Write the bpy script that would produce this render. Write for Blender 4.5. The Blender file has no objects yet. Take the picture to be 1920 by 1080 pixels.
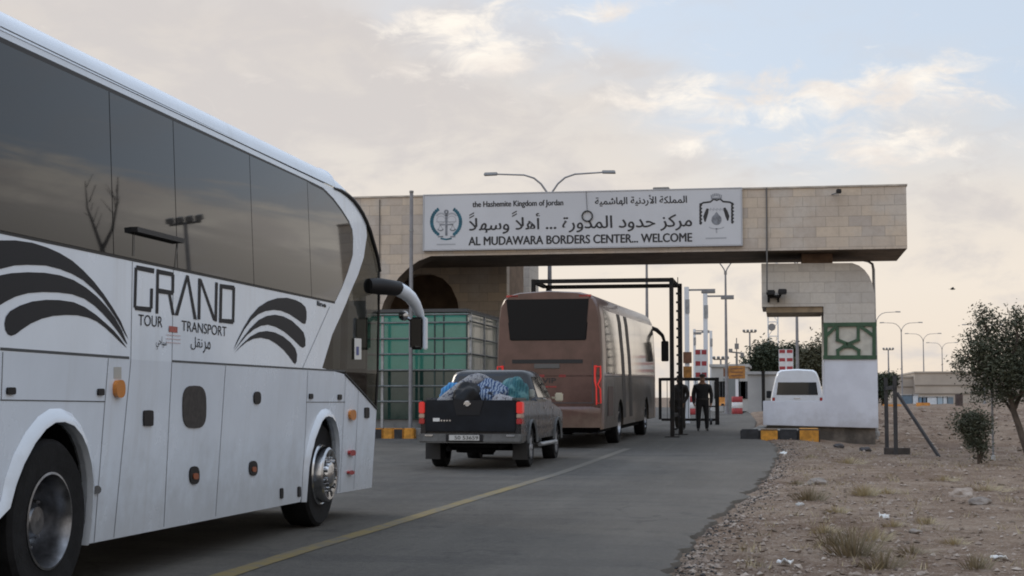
import bpy, bmesh, math, random
from mathutils import Vector, Matrix, noise
from mathutils.geometry import delaunay_2d_cdt
R = math.radians
sc = bpy.context.scene
col = sc.collection

# ------------------------------------------------------------------ camera
F, HOR, VPX, CAMH = 2900.0, 745.0, 1467.0, 1.28      # in pixels of the 1920-wide photograph; metres
PITCH = math.atan((HOR - 540) / F)
YAW = math.atan((VPX - 960) * math.cos(PITCH) / F)
cd = bpy.data.cameras.new('camera')
cam = bpy.data.objects.new('camera', cd)
col.objects.link(cam)
cam.location = (0, 0, CAMH)
cam.rotation_euler = (R(90) + PITCH, 0, YAW)
cd.sensor_width = 36.0
cd.lens = F / 1920 * 36.0
cd.clip_start = 0.1
cd.clip_end = 8000
sc.camera = cam
sc.cycles.filter_width = 1.9
sc.cycles.max_bounces = 8
sc.cycles.transparent_max_bounces = 12
sc.cycles.use_denoising = True

# ------------------------------------------------------------------ sky
SUN_EL, SUN_AZ = 24.0, -48.0        # azimuth from +Y towards +X
world = bpy.data.worlds.new("World")
sc.world = world
world.use_nodes = True
nt = world.node_tree
for n in list(nt.nodes):
    nt.nodes.remove(n)


class NX:
    """small expression helper for node sockets"""
    def __init__(s, tree): s.t = tree
    def new(s, kind): return s.t.nodes.new(kind)
    def link(s, a, b):
        if isinstance(a, (int, float)): b.default_value = a
        elif isinstance(a, (tuple, list)): b.default_value = a
        else: s.t.links.new(a, b)
    def m(s, op, *a, clamp=False):
        n = s.new('ShaderNodeMath'); n.operation = op; n.use_clamp = clamp
        for i, x in enumerate(a): s.link(x, n.inputs[i])
        return n.outputs[0]
    def mix(s, f, a, b):
        n = s.new('ShaderNodeMix'); n.data_type = 'RGBA'; n.clamp_factor = True
        s.link(f, n.inputs[0])
        s.link(tuple(a) + (1,) if isinstance(a, (tuple, list)) and len(a) == 3 else a, n.inputs[6])
        s.link(tuple(b) + (1,) if isinstance(b, (tuple, list)) and len(b) == 3 else b, n.inputs[7])
        return n.outputs[2]
    def noise(s, vec, scale, detail=4, rough=.55, dist=0.0):
        n = s.new('ShaderNodeTexNoise')
        if vec is not None: s.link(vec, n.inputs['Vector'])
        n.inputs['Scale'].default_value = scale; n.inputs['Detail'].default_value = detail
        n.inputs['Roughness'].default_value = rough; n.inputs['Distortion'].default_value = dist
        return n.outputs[0]
    def ramp(s, v, stops):
        n = s.new('ShaderNodeValToRGB'); e = n.color_ramp.elements
        while len(e) < len(stops): e.new(.5)
        for q, (p, c) in zip(e, stops):
            q.position = p; q.color = (c, c, c, 1) if isinstance(c, (int, float)) else tuple(c) + (1,)
        s.link(v, n.inputs[0])
        return n.outputs[0]
    def sst(s, v, lo, hi):
        n = s.new('ShaderNodeMapRange'); n.interpolation_type = 'SMOOTHSTEP'
        s.link(v, n.inputs[0]); n.inputs[1].default_value = lo; n.inputs[2].default_value = hi
        return n.outputs[0]
    def vec(s, x, y, z):
        n = s.new('ShaderNodeCombineXYZ')
        for i, q in enumerate((x, y, z)): s.link(q, n.inputs[i])
        return n.outputs[0]


W = NX(nt)
tc = W.new('ShaderNodeTexCoord')
sp = W.new('ShaderNodeSeparateXYZ'); W.link(tc.outputs['Generated'], sp.inputs[0])
dx, dy, dz = sp.outputs
az = W.m('MULTIPLY', W.m('ARCTAN2', dx, dy), 180 / math.pi)          # degrees, from +Y towards +X
el = W.m('MULTIPLY', W.m('ARCSINE', dz), 180 / math.pi)
cv = W.vec(W.m('MULTIPLY', az, .10), W.m('MULTIPLY', el, .21), 0.0)    # cloud layer seen low over the horizon
n_big = W.noise(cv, 0.9, 3, .5)
n_mid = W.noise(cv, 2.2, 6, .6, .35)
n_fine = W.noise(cv, 5.0, 7, .62, .5)


def blob(a0, e0, sa, se):
    q = W.m('ADD', W.m('POWER', W.m('DIVIDE', W.m('SUBTRACT', az, a0), sa), 2.0),
            W.m('POWER', W.m('DIVIDE', W.m('SUBTRACT', el, e0), se), 2.0))
    return W.m('POWER', 2.718, W.m('MULTIPLY', q, -1.0))


def add(*a):
    r = a[0]
    for x in a[1:]: r = W.m('ADD', r, x)
    return r


nish = W.new('ShaderNodeTexSky'); nish.sky_type = 'NISHITA'; nish.sun_disc = False
nish.sun_elevation = R(SUN_EL); nish.sun_rotation = R(SUN_AZ); nish.dust_density = 2.0
haze_col = W.ramp(W.m('DIVIDE', el, 40.0), [(0, (.63, .540, .445)), (.10, (.645, .580, .505)), (.22, (.565, .528, .490)), (.34, (.515, .480, .455)), (.50, (.50, .52, .57)), (1, (.38, .50, .70))])
nsc = W.new('ShaderNodeVectorMath'); nsc.operation = 'SCALE'; W.link(nish.outputs[0], nsc.inputs[0]); nsc.inputs[3].default_value = 0.10
blue = W.mix(.80, nsc.outputs[0], (.465, .525, .610))
tilt = W.m('SUBTRACT', el, W.m('ADD', 8.3, W.m('MULTIPLY', W.m('SUBTRACT', az, 20.0), .26)))      # the cloud bank off to the right climbs with azimuth
east = W.sst(az, 11.0, 16.0)
blue_f = W.m('MULTIPLY', W.sst(add(W.m('MULTIPLY', az, .045), W.m('MULTIPLY', el, .060), W.m('MULTIPLY', n_big, 1.1), W.m('MULTIPLY', W.sst(az, -1.0, 8.0), -.42), W.m('MULTIPLY', W.sst(az, 12.0, 18.0), .55)), .70, 1.20), W.sst(el, 5.0, 11.0))
blue_f = W.m('MULTIPLY', blue_f, W.m('SUBTRACT', 1.0, W.m('MULTIPLY', east, W.m('SUBTRACT', 1.0, W.sst(tilt, -.2, 1.4)))))
base = W.mix(blue_f, haze_col, blue)
base = W.mix(W.m('MULTIPLY', W.m('MULTIPLY', east, W.sst(tilt, .3, -2.5)), .8), base, (.36, .335, .305))
# the broad grey-mauve cloud sheet on the left
grey_f = W.m('MULTIPLY', W.sst(add(n_mid, W.m('MULTIPLY', blob(-17, 11, 9, 3.0), .22)), .47, .70), W.m('SUBTRACT', 1.0, W.m('MULTIPLY', blue_f, .8)))
base = W.mix(W.m('MULTIPLY', grey_f, .85), base, (.480, .453, .443))
# sunlit cream puffs
puff = add(n_fine, W.m('MULTIPLY', blob(-1.0, 10.8, 7.2, 1.25), .36), W.m('MULTIPLY', blob(5.2, 11.2, 3.0, 1.2), .22), W.m('MULTIPLY', blob(3.5, 8.6, 5.0, .8), .24), W.m('MULTIPLY', blob(-11.5, 13.3, 4.0, 1.6), .36), W.m('MULTIPLY', blob(-5.9, 14.1, 1.5, .55), .36),
           W.m('MULTIPLY', blob(-3.9, 9.2, .9, .5), .30), W.m('MULTIPLY', blob(-9.9, 12.2, 1.0, .35), .3), W.m('MULTIPLY', blob(4.4, 9.2, 3.2, .6), .22), W.m('MULTIPLY', blob(-18.5, 11.6, 4, .5), .14))
sv = W.vec(W.m('MULTIPLY', az, .12), W.m('MULTIPLY', tilt, .9), 0.0)
streak = add(W.noise(sv, 2.0, 6, .62, .4), W.m('MULTIPLY', W.m('POWER', 2.718, W.m('MULTIPLY', W.m('POWER', W.m('DIVIDE', W.m('SUBTRACT', tilt, .3), 1.1), 2.0), -1.0)), .37))
puff_f = W.m('MAXIMUM', W.m('MULTIPLY', W.sst(puff, .64, .98), .9), W.m('MULTIPLY', W.m('MULTIPLY', W.sst(streak, .62, .92), east), .95))
base = W.mix(puff_f, base, W.mix(W.sst(n_mid, .38, .62), (.62, .57, .53), (.775, .72, .645)))
# below the horizon: dusty ground colour
base = W.mix(W.sst(el, -1.0, .2), (.18, .15, .12), base)
bgn = W.new('ShaderNodeBackground'); bgn.inputs[1].default_value = 0.1
ten = W.new('ShaderNodeVectorMath'); ten.operation = 'SCALE'; W.link(base, ten.inputs[0]); # the open sky overhead and behind the camera is brighter and bluer than the veiled part in front
gain = add(10.0, W.m('MULTIPLY', W.sst(el, 16.0, 40.0), 5.0), W.m('MULTIPLY', W.sst(dy, .15, -.6), W.m('MULTIPLY', W.sst(el, -.5, 1.0), 5.0)))
W.link(gain, ten.inputs[3])
W.link(ten.outputs[0], bgn.inputs[0])
wo = W.new('ShaderNodeOutputWorld'); W.link(bgn.outputs[0], wo.inputs[0])

sl = bpy.data.lights.new('sun', 'SUN'); sl.energy = 0.6; sl.angle = R(14); sl.color = (1, .90, .76)
so = bpy.data.objects.new('sun', sl); col.objects.link(so)
sd = Vector((math.sin(R(SUN_AZ)) * math.cos(R(SUN_EL)), math.cos(R(SUN_AZ)) * math.cos(R(SUN_EL)), math.sin(R(SUN_EL))))
so.rotation_euler = sd.to_track_quat('Z', 'Y').to_euler()
vs = sc.view_settings
vs.view_transform = 'Standard'; vs.look = 'None'; vs.exposure = 0.48; vs.gamma = 1.0

# ------------------------------------------------------------------ pixel -> place
CR = Matrix.Rotation(YAW, 3, 'Z') @ Matrix.Rotation(R(90) + PITCH, 3, 'X')
CP = Vector((0, 0, CAMH))


def ray(px, py):
    return (CR @ Vector(((px - 960) / F, (540 - py) / F, -1.0)))


def onY(px, py, Y):
    d = ray(px, py); return CP + d * (Y / d.y)


def onX(px, py, X):
    d = ray(px, py); return CP + d * (X / d.x)


def sstep(a, b, x):
    t = min(1, max(0, (x - a) / (b - a))); return t * t * (3 - 2 * t)


def gz(x, y):
    road = .011 * min(max(y - 26, 0), 36)
    right = .62 * sstep(41, 76, y) - .06 * sstep(28, 40, y) * (1 - sstep(41, 50, y))
    s = sstep(.3, 2.4, x) * (1 - sstep(48, 60, y) * (1 - sstep(3.0, 6.0, x)))
    return road * (1 - s) + right * s


def onG(px, py):
    d = ray(px, py); z = 0
    for _ in range(12):
        P = CP + d * ((z - CAMH) / d.z); z = gz(P.x, P.y)
    return P


def foot(px, Y):
    """ground point in the vertical plane of pixel column px at world Y"""
    P = onY(px, HOR, Y); return Vector((P.x, Y, gz(P.x, Y)))


# ------------------------------------------------------------------ materials
MATS = {}


def mat(name, c, rough=.6, metal=0.0, var=0.0, scale=3.0, bump=0.0, coat=0.0, spec=.5, emit=None, es=0.0, c2=None, bscale=None, dirt=0.0, streak=0.0):
    if name in MATS: return MATS[name]
    m = bpy.data.materials.new(name); m.use_nodes = True; MATS[name] = m
    N = NX(m.node_tree); b = m.node_tree.nodes['Principled BSDF']
    b.inputs['Base Color'].default_value = (*c, 1); b.inputs['Roughness'].default_value = rough
    b.inputs['Metallic'].default_value = metal; b.inputs['Coat Weight'].default_value = coat
    b.inputs['Coat Roughness'].default_value = .06; b.inputs['Specular IOR Level'].default_value = spec
    if emit: b.inputs['Emission Color'].default_value = (*emit, 1); b.inputs['Emission Strength'].default_value = es
    if var or bump or c2:
        t = N.new('ShaderNodeTexCoord'); v = t.outputs['Object']
        nz = N.noise(v, scale, 6, .6)
        if var or c2:
            lo = tuple(x * (1 - var) for x in c) if c2 is None else c
            hi = tuple(min(1, x * (1 + var)) for x in c) if c2 is None else c2
            cc = N.mix(N.sst(nz, .32, .68), lo, hi)
            if dirt:
                z = N.new('ShaderNodeSeparateXYZ'); N.link(v, z.inputs[0])
                cc = N.mix(N.m('MULTIPLY', N.sst(N.m('ADD', N.m('MULTIPLY', z.outputs[2], -1.0), N.noise(v, 4, 5, .65)), -.55, .25), dirt), cc, (.20, .16, .12))
            if streak:
                z = N.new('ShaderNodeSeparateXYZ'); N.link(v, z.inputs[0])
                sn = N.noise(N.vec(0.0, N.m('MULTIPLY', z.outputs[1], 2.6), N.m('MULTIPLY', z.outputs[2], .22)), 1.5, 6, .65)
                cc = N.mix(N.m('MULTIPLY', N.sst(sn, .48, .78), streak), cc, (.34, .32, .28))
            N.link(cc, b.inputs['Base Color'])
            r2 = N.m('ADD', N.m('MULTIPLY', nz, .16), rough - .08, clamp=True); N.link(r2, b.inputs['Roughness'])
        if bump:
            bp = N.new('ShaderNodeBump'); bp.inputs['Strength'].default_value = bump; bp.inputs['Distance'].default_value = .02
            N.link(N.noise(v, bscale or scale * 6, 5, .6), bp.inputs['Height']); N.link(bp.outputs[0], b.inputs['Normal'])
    return m


def glass(name, tint, rough=.02, ior=1.5):
    if name in MATS: return MATS[name]
    m = bpy.data.materials.new(name); m.use_nodes = True; MATS[name] = m
    t = m.node_tree; t.nodes.remove(t.nodes['Principled BSDF']); N = NX(t)
    a = N.new('ShaderNodeBsdfTransparent'); a.inputs[0].default_value = (*tint, 1)
    g = N.new('ShaderNodeBsdfGlossy'); g.inputs['Roughness'].default_value = rough
    f = N.new('ShaderNodeLayerWeight'); f.inputs[0].default_value = .5
    fr = N.m('ADD', .045, N.m('MULTIPLY', N.m('POWER', f.outputs['Facing'], 5.0), .28))
    x = N.new('ShaderNodeMixShader'); N.link(fr, x.inputs[0]); N.link(a.outputs[0], x.inputs[1]); N.link(g.outputs[0], x.inputs[2])
    N.link(x.outputs[0], t.nodes['Material Output'].inputs[0])
    return m


def stone(name, c1, c2, c3, bw=.62, bh=.285, mortar=(.20, .17, .14)):
    m = bpy.data.materials.new(name); m.use_nodes = True; MATS[name] = m
    N = NX(m.node_tree); b = m.node_tree.nodes['Principled BSDF']
    t = N.new('ShaderNodeTexCoord'); s = N.new('ShaderNodeSeparateXYZ'); N.link(t.outputs['Object'], s.inputs[0])
    u = N.m('ADD', s.outputs[0], s.outputs[1]); v = N.vec(u, s.outputs[2], 0.0)
    def brick(w, off):
        k = N.new('ShaderNodeTexBrick'); N.link(v, k.inputs['Vector']); k.offset = off
        k.inputs['Scale'].default_value = 1.0; k.inputs['Brick Width'].default_value = w; k.inputs['Row Height'].default_value = bh
        k.inputs['Mortar Size'].default_value = .006; k.inputs['Mortar Smooth'].default_value = .3
        return k
    k = brick(bw, .43)
    k.inputs['Color1'].default_value = (0, 0, 0, 1); k.inputs['Color2'].default_value = (1, 1, 1, 1); k.inputs['Mortar'].default_value = (.5, .5, .5, 1)
    k2 = brick(bw, .43)
    k2.inputs['Color1'].default_value = (0, 0, 0, 1); k2.inputs['Color2'].default_value = (1, 1, 1, 1); k2.inputs['Bias'].default_value = .25
    cc = N.mix(k.outputs[0], c1, c2)
    cc = N.mix(N.m('MULTIPLY', N.sst(N.noise(t.outputs['Object'], 1.1, 3), .45, .62), .7), cc, c3)
    cc = N.mix(N.m('MULTIPLY', N.sst(N.noise(t.outputs['Object'], 9, 6, .7), .4, .7), .22), cc, (.30, .25, .20))
    # rain streaks and grime, taller than wide
    gv = N.vec(N.m('MULTIPLY', u, 2.2), N.m('MULTIPLY', s.outputs[2], .35), 0.0)
    cc = N.mix(N.m('MULTIPLY', N.sst(N.noise(gv, 1.4, 5, .65), .50, .80), .30), cc, (.22, .19, .16))
    cc = N.mix(N.m('MULTIPLY', k.outputs['Fac'], .62), cc, mortar)
    N.link(cc, b.inputs['Base Color']); b.inputs['Roughness'].default_value = .88; b.inputs['Specular IOR Level'].default_value = .25
    bp = N.new('ShaderNodeBump'); bp.inputs['Strength'].default_value = .5; bp.inputs['Distance'].default_value = .012
    h = N.m('SUBTRACT', N.noise(t.outputs['Object'], 22, 5, .65), N.m('MULTIPLY', k.outputs['Fac'], .9))
    N.link(h, bp.inputs['Height']); N.link(bp.outputs[0], b.inputs['Normal'])
    return m


# ------------------------------------------------------------------ mesh builder
class MB:
    def __init__(s): s.bm = bmesh.new(); s.mi = 0
    def v(s, p): return s.bm.verts.new(p)
    def face(s, pts, mi=None):
        try: f = s.bm.faces.new([s.v(p) for p in pts])
        except ValueError: return None
        f.material_index = s.mi if mi is None else mi
        return f
    def _faces(s, fs, mi):
        for f in fs: f.material_index = s.mi if mi is None else mi
    def box(s, a, b, mi=None, M=None):
        (x0, y0, z0), (x1, y1, z1) = a, b
        P = [Vector(p) for p in ((x0, y0, z0), (x1, y0, z0), (x1, y1, z0), (x0, y1, z0), (x0, y0, z1), (x1, y0, z1), (x1, y1, z1), (x0, y1, z1))]
        if M: P = [M @ p for p in P]
        V = [s.v(p) for p in P]
        s._faces([s.bm.faces.new([V[i] for i in q]) for q in ((0, 3, 2, 1), (4, 5, 6, 7), (0, 1, 5, 4), (1, 2, 6, 5), (2, 3, 7, 6), (3, 0, 4, 7))], mi)
        return s
    def prism(s, A, B, mi=None, caps=(1, 1)):
        """two matching outlines joined by side walls"""
        VA = [s.v(p) for p in A]; VB = [s.v(p) for p in B]; n = len(A); fs = []
        for i in range(n):
            j = (i + 1) % n
            fs.append(s.bm.faces.new((VA[i], VA[j], VB[j], VB[i])))
        if caps[0]: fs.append(s.bm.faces.new(VA[::-1]))
        if caps[1]: fs.append(s.bm.faces.new(VB))
        s._faces(fs, mi); return s
    def tube(s, pts, r, seg=8, mi=None, caps=True, squash=None):
        pts = [Vector(p) for p in pts]; n = len(pts)
        rr = [r] * n if isinstance(r, (int, float)) else list(r)
        rings = []; ref = None
        for i, p in enumerate(pts):
            d = (pts[min(i + 1, n - 1)] - pts[max(i - 1, 0)])
            d = d.normalized() if d.length > 1e-9 else Vector((0, 0, 1))
            if ref is None:
                ref = d.orthogonal().normalized()
            ref = (ref - d * ref.dot(d)); ref = ref.normalized() if ref.length > 1e-6 else d.orthogonal().normalized()
            q = d.cross(ref)
            rings.append([s.v(p + (ref * math.cos(t) + q * math.sin(t)) * rr[i]) for t in [2 * math.pi * k / seg for k in range(seg)]])
        fs = []
        for a, b in zip(rings, rings[1:]):
            for k in range(seg):
                fs.append(s.bm.faces.new((a[k], a[(k + 1) % seg], b[(k + 1) % seg], b[k])))
        if caps:
            fs.append(s.bm.faces.new(rings[0][::-1])); fs.append(s.bm.faces.new(rings[-1]))
        s._faces(fs, mi); return s
    def bar(s, a, b, w, h=None, mi=None):
        """a square bar from a to b"""
        a, b = Vector(a), Vector(b); d = b - a; L = d.length; h = h or w
        M = Matrix.Translation(a) @ d.to_track_quat('X', 'Z').to_matrix().to_4x4()
        return s.box((0, -w / 2, -h / 2), (L, w / 2, h / 2), mi, M)
    def lathe(s, prof, c, axis='X', seg=32, mi=None, sign=1, cap=True):
        """prof: (along axis, radius)"""
        c = Vector(c); rings = []
        for a, r in prof:
            ring = []
            for k in range(seg):
                t = 2 * math.pi * k / seg
                u, w = r * math.cos(t), r * math.sin(t)
                o = Vector((a * sign, u, w)) if axis == 'X' else Vector((u, a * sign, w)) if axis == 'Y' else Vector((u, w, a * sign))
                ring.append(s.v(c + o))
            rings.append(ring)
        fs = []
        for a, b in zip(rings, rings[1:]):
            for k in range(seg): fs.append(s.bm.faces.new((a[k], a[(k + 1) % seg], b[(k + 1) % seg], b[k])))
        if cap and prof[0][1] > 1e-4: fs.append(s.bm.faces.new(rings[0]))
        if cap and prof[-1][1] > 1e-4: fs.append(s.bm.faces.new(rings[-1]))
        s._faces(fs, mi); return s
    def grid(s, rows, mi=None, close=False):
        V = [[s.v(p) for p in r] for r in rows]; fs = []
        for a, b in zip(V, V[1:]):
            m = len(a)
            for k in range(m if close else m - 1):
                fs.append(s.bm.faces.new((a[k], a[(k + 1) % m], b[(k + 1) % m], b[k])))
        s._faces(fs, mi); return s
    def mesh(s, me, f, mi=None):
        """copy a mesh through the point function f"""
        V = [s.v(f(v.co)) for v in me.vertices]
        for p in me.polygons:
            try: q = s.bm.faces.new([V[i] for i in p.vertices]); q.material_index = s.mi if mi is None else mi
            except ValueError: pass
        return s
    def build(s, name, mats, parent=None, smooth=None, bevel=0.0, rec=True):
        bm = s.bm
        bmesh.ops.remove_doubles(bm, verts=bm.verts, dist=1e-5)
        if bevel:
            es = [e for e in bm.edges if len(e.link_faces) == 2 and e.calc_face_angle(0) > .5]
            bmesh.ops.bevel(bm, geom=es, offset=bevel, segments=2, affect='EDGES', clamp_overlap=True)
        if rec: bmesh.ops.recalc_face_normals(bm, faces=bm.faces)
        me = bpy.data.meshes.new(name); bm.to_mesh(me); bm.free()
        for m in (mats if isinstance(mats, (list, tuple)) else [mats]): me.materials.append(m)
        if smooth is not None:
            for p in me.polygons: p.use_smooth = True
            me.set_sharp_from_angle(angle=R(smooth))
        o = bpy.data.objects.new(name, me); col.objects.link(o)
        if parent is not None:
            o.parent = parent
            root = parent
            off = Matrix.Identity(4)
            chain = []
            while root is not None: chain.append(root); root = root.parent
            if len(chain) == 1: o.matrix_parent_inverse = Matrix.Translation(-parent.location) if parent.type == 'EMPTY' and not parent.get('local') else Matrix.Identity(4)
        return o


def tag(o, label=None, cat=None, group=None, kind=None):
    if label: o['label'] = label
    if cat: o['category'] = cat
    if group: o['group'] = group
    if kind: o['kind'] = kind
    return o


def thing(name, label, cat, loc=(0, 0, 0), group=None, local=False, rz=0.0):
    """an Empty at a thing's base; with local=True its parts are given in its own frame, else in world coordinates"""
    o = bpy.data.objects.new(name, None); col.objects.link(o); o.location = loc; o.rotation_euler = (0, 0, rz)
    if local: o['local'] = 1
    return tag(o, label, cat, group)


def dup(o, loc=None, rz=None, label=None, parent=None, scale=None):
    c = o.copy(); col.objects.link(c)
    if parent is not None:
        c.parent = parent
    if loc is not None: c.location = loc
    if rz is not None: c.rotation_euler = (0, 0, rz)
    if scale is not None: c.scale = (scale,) * 3 if isinstance(scale, (int, float)) else scale
    if label: c['label'] = label
    for ch in list(o.children): dup(ch, parent=c)
    return c


# lettering: Arabic is set with its joined presentation forms, right to left
AF = {'ا': (1, 0xFE8D), 'أ': (1, 0xFE83), 'ة': (1, 0xFE93), 'ت': (2, 0xFE95), 'ح': (2, 0xFEA1), 'د': (1, 0xFEA9), 'ر': (1, 0xFEAD),
      'ز': (1, 0xFEAF), 'س': (2, 0xFEB1), 'ش': (2, 0xFEB5), 'ق': (2, 0xFED5), 'ك': (2, 0xFED9), 'ل': (2, 0xFEDD), 'م': (2, 0xFEE1),
      'ن': (2, 0xFEE5), 'ه': (2, 0xFEE9), 'و': (1, 0xFEED), 'ي': (2, 0xFEF1)}


def arabic(t):
    out = []; i = 0; prev = False
    while i < len(t):
        c = t[i]
        if c not in AF: out.append(c); prev = False; i += 1; continue
        k, b = AF[c]
        if c == 'ل' and i + 1 < len(t) and t[i + 1] in 'اأ':
            out.append(chr({'ا': 0xFEFB, 'أ': 0xFEF7}[t[i + 1]] + (1 if prev else 0))); prev = False; i += 2; continue
        nxt = i + 1 < len(t) and t[i + 1] in AF
        if k == 1: out.append(chr(b + (1 if prev else 0))); prev = False
        else: out.append(chr(b + (3 if prev and nxt else 2 if nxt else 1 if prev else 0))); prev = nxt
        i += 1
    return ''.join(reversed(out))


def text_mesh(body, bold=0.0):
    c = bpy.data.curves.new('text', 'FONT'); c.body = body; c.size = 1.0; c.offset = bold; c.resolution_u = 4
    o = bpy.data.objects.new('text', c); col.objects.link(o)
    dg = bpy.context.evaluated_depsgraph_get(); dg.update()
    me = bpy.data.meshes.new_from_object(o.evaluated_get(dg))
    bpy.data.objects.remove(o)
    return me


def put_text(mb, body, f, u0, v0, u1, v1, bold=0.0, mi=None):
    """fit the text's outline box into u0..u1, v0..v1 and map it with f(u, v)"""
    me = text_mesh(body, 0.0)
    xs = [v.co.x for v in me.vertices]; ys = [v.co.y for v in me.vertices]
    x0, x1, y0, y1 = min(xs), max(xs), min(ys), max(ys)
    H = v1 - v0
    for k, (ox, oy) in enumerate(((0, 0), (1, 0), (-1, 0), (0, 1), (0, -1)) if bold else ((0, 0),)):
        e = bold * H
        mb.mesh(me, lambda c: f(ox * e + u0 + (c.x - x0) / (x1 - x0) * (u1 - u0), oy * e * .5 + v0 + (c.y - y0) / (y1 - y0) * H) + Vector((0, -.0004 * k, 0)), mi)


# shared materials
m_white = mat('white_coach_paint', (.66, .735, .835), .26, var=.04, scale=1.2, coat=.35, dirt=.34, streak=.20, bump=.05, bscale=1.6)
m_black = mat('black_rubber', (.012, .012, .013), .55)
m_dark = mat('dark_underframe', (.007, .007, .008), .9, spec=.1, var=.3)
m_seam = mat('seam_shadow_gap', (.06, .065, .07), .7)
m_glass = mat('tinted_coach_glass', (.012, .013, .014), .02)
m_glass.node_tree.nodes['Principled BSDF'].inputs['IOR'].default_value = 1.50
m_tyre = mat('tyre_rubber', (.010, .010, .011), .8, spec=.2, var=.35, scale=9, bump=.2)
m_chrome = mat('chrome', (.45, .46, .48), .18, 1.0, var=.15, scale=8)
m_steel = mat('wheel_steel', (.20, .205, .22), .30, .9, var=.35, scale=8)
m_decal = mat('charcoal_decal', (.020, .021, .025), .5, spec=.15)
m_amber = mat('amber_lens', (.55, .20, .03), .25, coat=.5)
m_redlens = mat('red_lens', (.35, .012, .012), .25, coat=.5)
m_redlit = mat('lit_red_lamp', (.5, .02, .02), .3, emit=(1, .06, .04), es=.14)
m_blackpl = mat('black_plastic', (.012, .012, .014), .5, spec=.3)
m_paper = mat('white_paper', (.62, .62, .60), .8)
m_stone = stone('limestone_blocks', (.575, .475, .365), (.43, .375, .325), (.525, .475, .415))
m_stone2 = stone('pale_limestone_blocks', (.55, .51, .45), (.455, .425, .385), (.53, .50, .455), .70, .30, (.26, .23, .20))
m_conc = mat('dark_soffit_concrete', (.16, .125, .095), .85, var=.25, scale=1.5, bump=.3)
m_wall = mat('whitewashed_wall', (.61, .63, .685), .8, c2=(.54, .555, .605), scale=1.6, bump=.15, dirt=.35)
m_galv = mat('galvanised_steel', (.30, .31, .32), .45, .6, var=.2, scale=6)
m_post = mat('grey_lamp_post', (.22, .22, .23), .55, .3, var=.15)
m_lamp = mat('grey_lamp_head', (.20, .195, .19), .5, .2)
m_blackst = mat('black_painted_steel', (.008, .0095, .0095), .7, spec=.2, scale=5, c2=(.022, .017, .015))
m_orange = mat('orange_kerb_paint', (.52, .235, .03), .75, var=.28, scale=6, bump=.3)
m_blackk = mat('black_kerb_paint', (.025, .025, .027), .75, var=.4, scale=6, bump=.3)
m_green = mat('green_trim_paint', (.030, .072, .036), .6, var=.2, scale=5)

# ================================================================== GROUND
random.seed(7)


def mat_dirt():
    m = bpy.data.materials.new('stony_dirt'); m.use_nodes = True
    N = NX(m.node_tree); b = m.node_tree.nodes['Principled BSDF']
    t = N.new('ShaderNodeTexCoord'); v = t.outputs['Object']
    n1 = N.noise(v, .35, 4, .6); n2 = N.noise(v, 2.6, 6, .65, .4); n3 = N.noise(v, 26, 5, .7)
    c = N.mix(N.sst(n1, .36, .64), (.125, .078, .052), (.215, .155, .110))
    c = N.mix(N.m('MULTIPLY', N.sst(n2, .45, .72), .7), c, (.29, .228, .175))
    c = N.mix(N.m('MULTIPLY', N.sst(n2, .52, .28), .55), c, (.10, .068, .048))
    c = N.mix(N.m('MULTIPLY', N.sst(n3, .50, .66), .62), c, (.38, .315, .26))
    c = N.mix(N.m('MULTIPLY', N.sst(n3, .46, .32), .55), c, (.085, .066, .052))
    N.link(c, b.inputs['Base Color']); b.inputs['Roughness'].default_value = .95; b.inputs['Specular IOR Level'].default_value = .15
    bp = N.new('ShaderNodeBump'); bp.inputs['Strength'].default_value = .9; bp.inputs['Distance'].default_value = .03
    N.link(N.m('ADD', n3, N.m('MULTIPLY', n2, 1.5)), bp.inputs['Height']); N.link(bp.outputs[0], b.inputs['Normal'])
    return m


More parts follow.
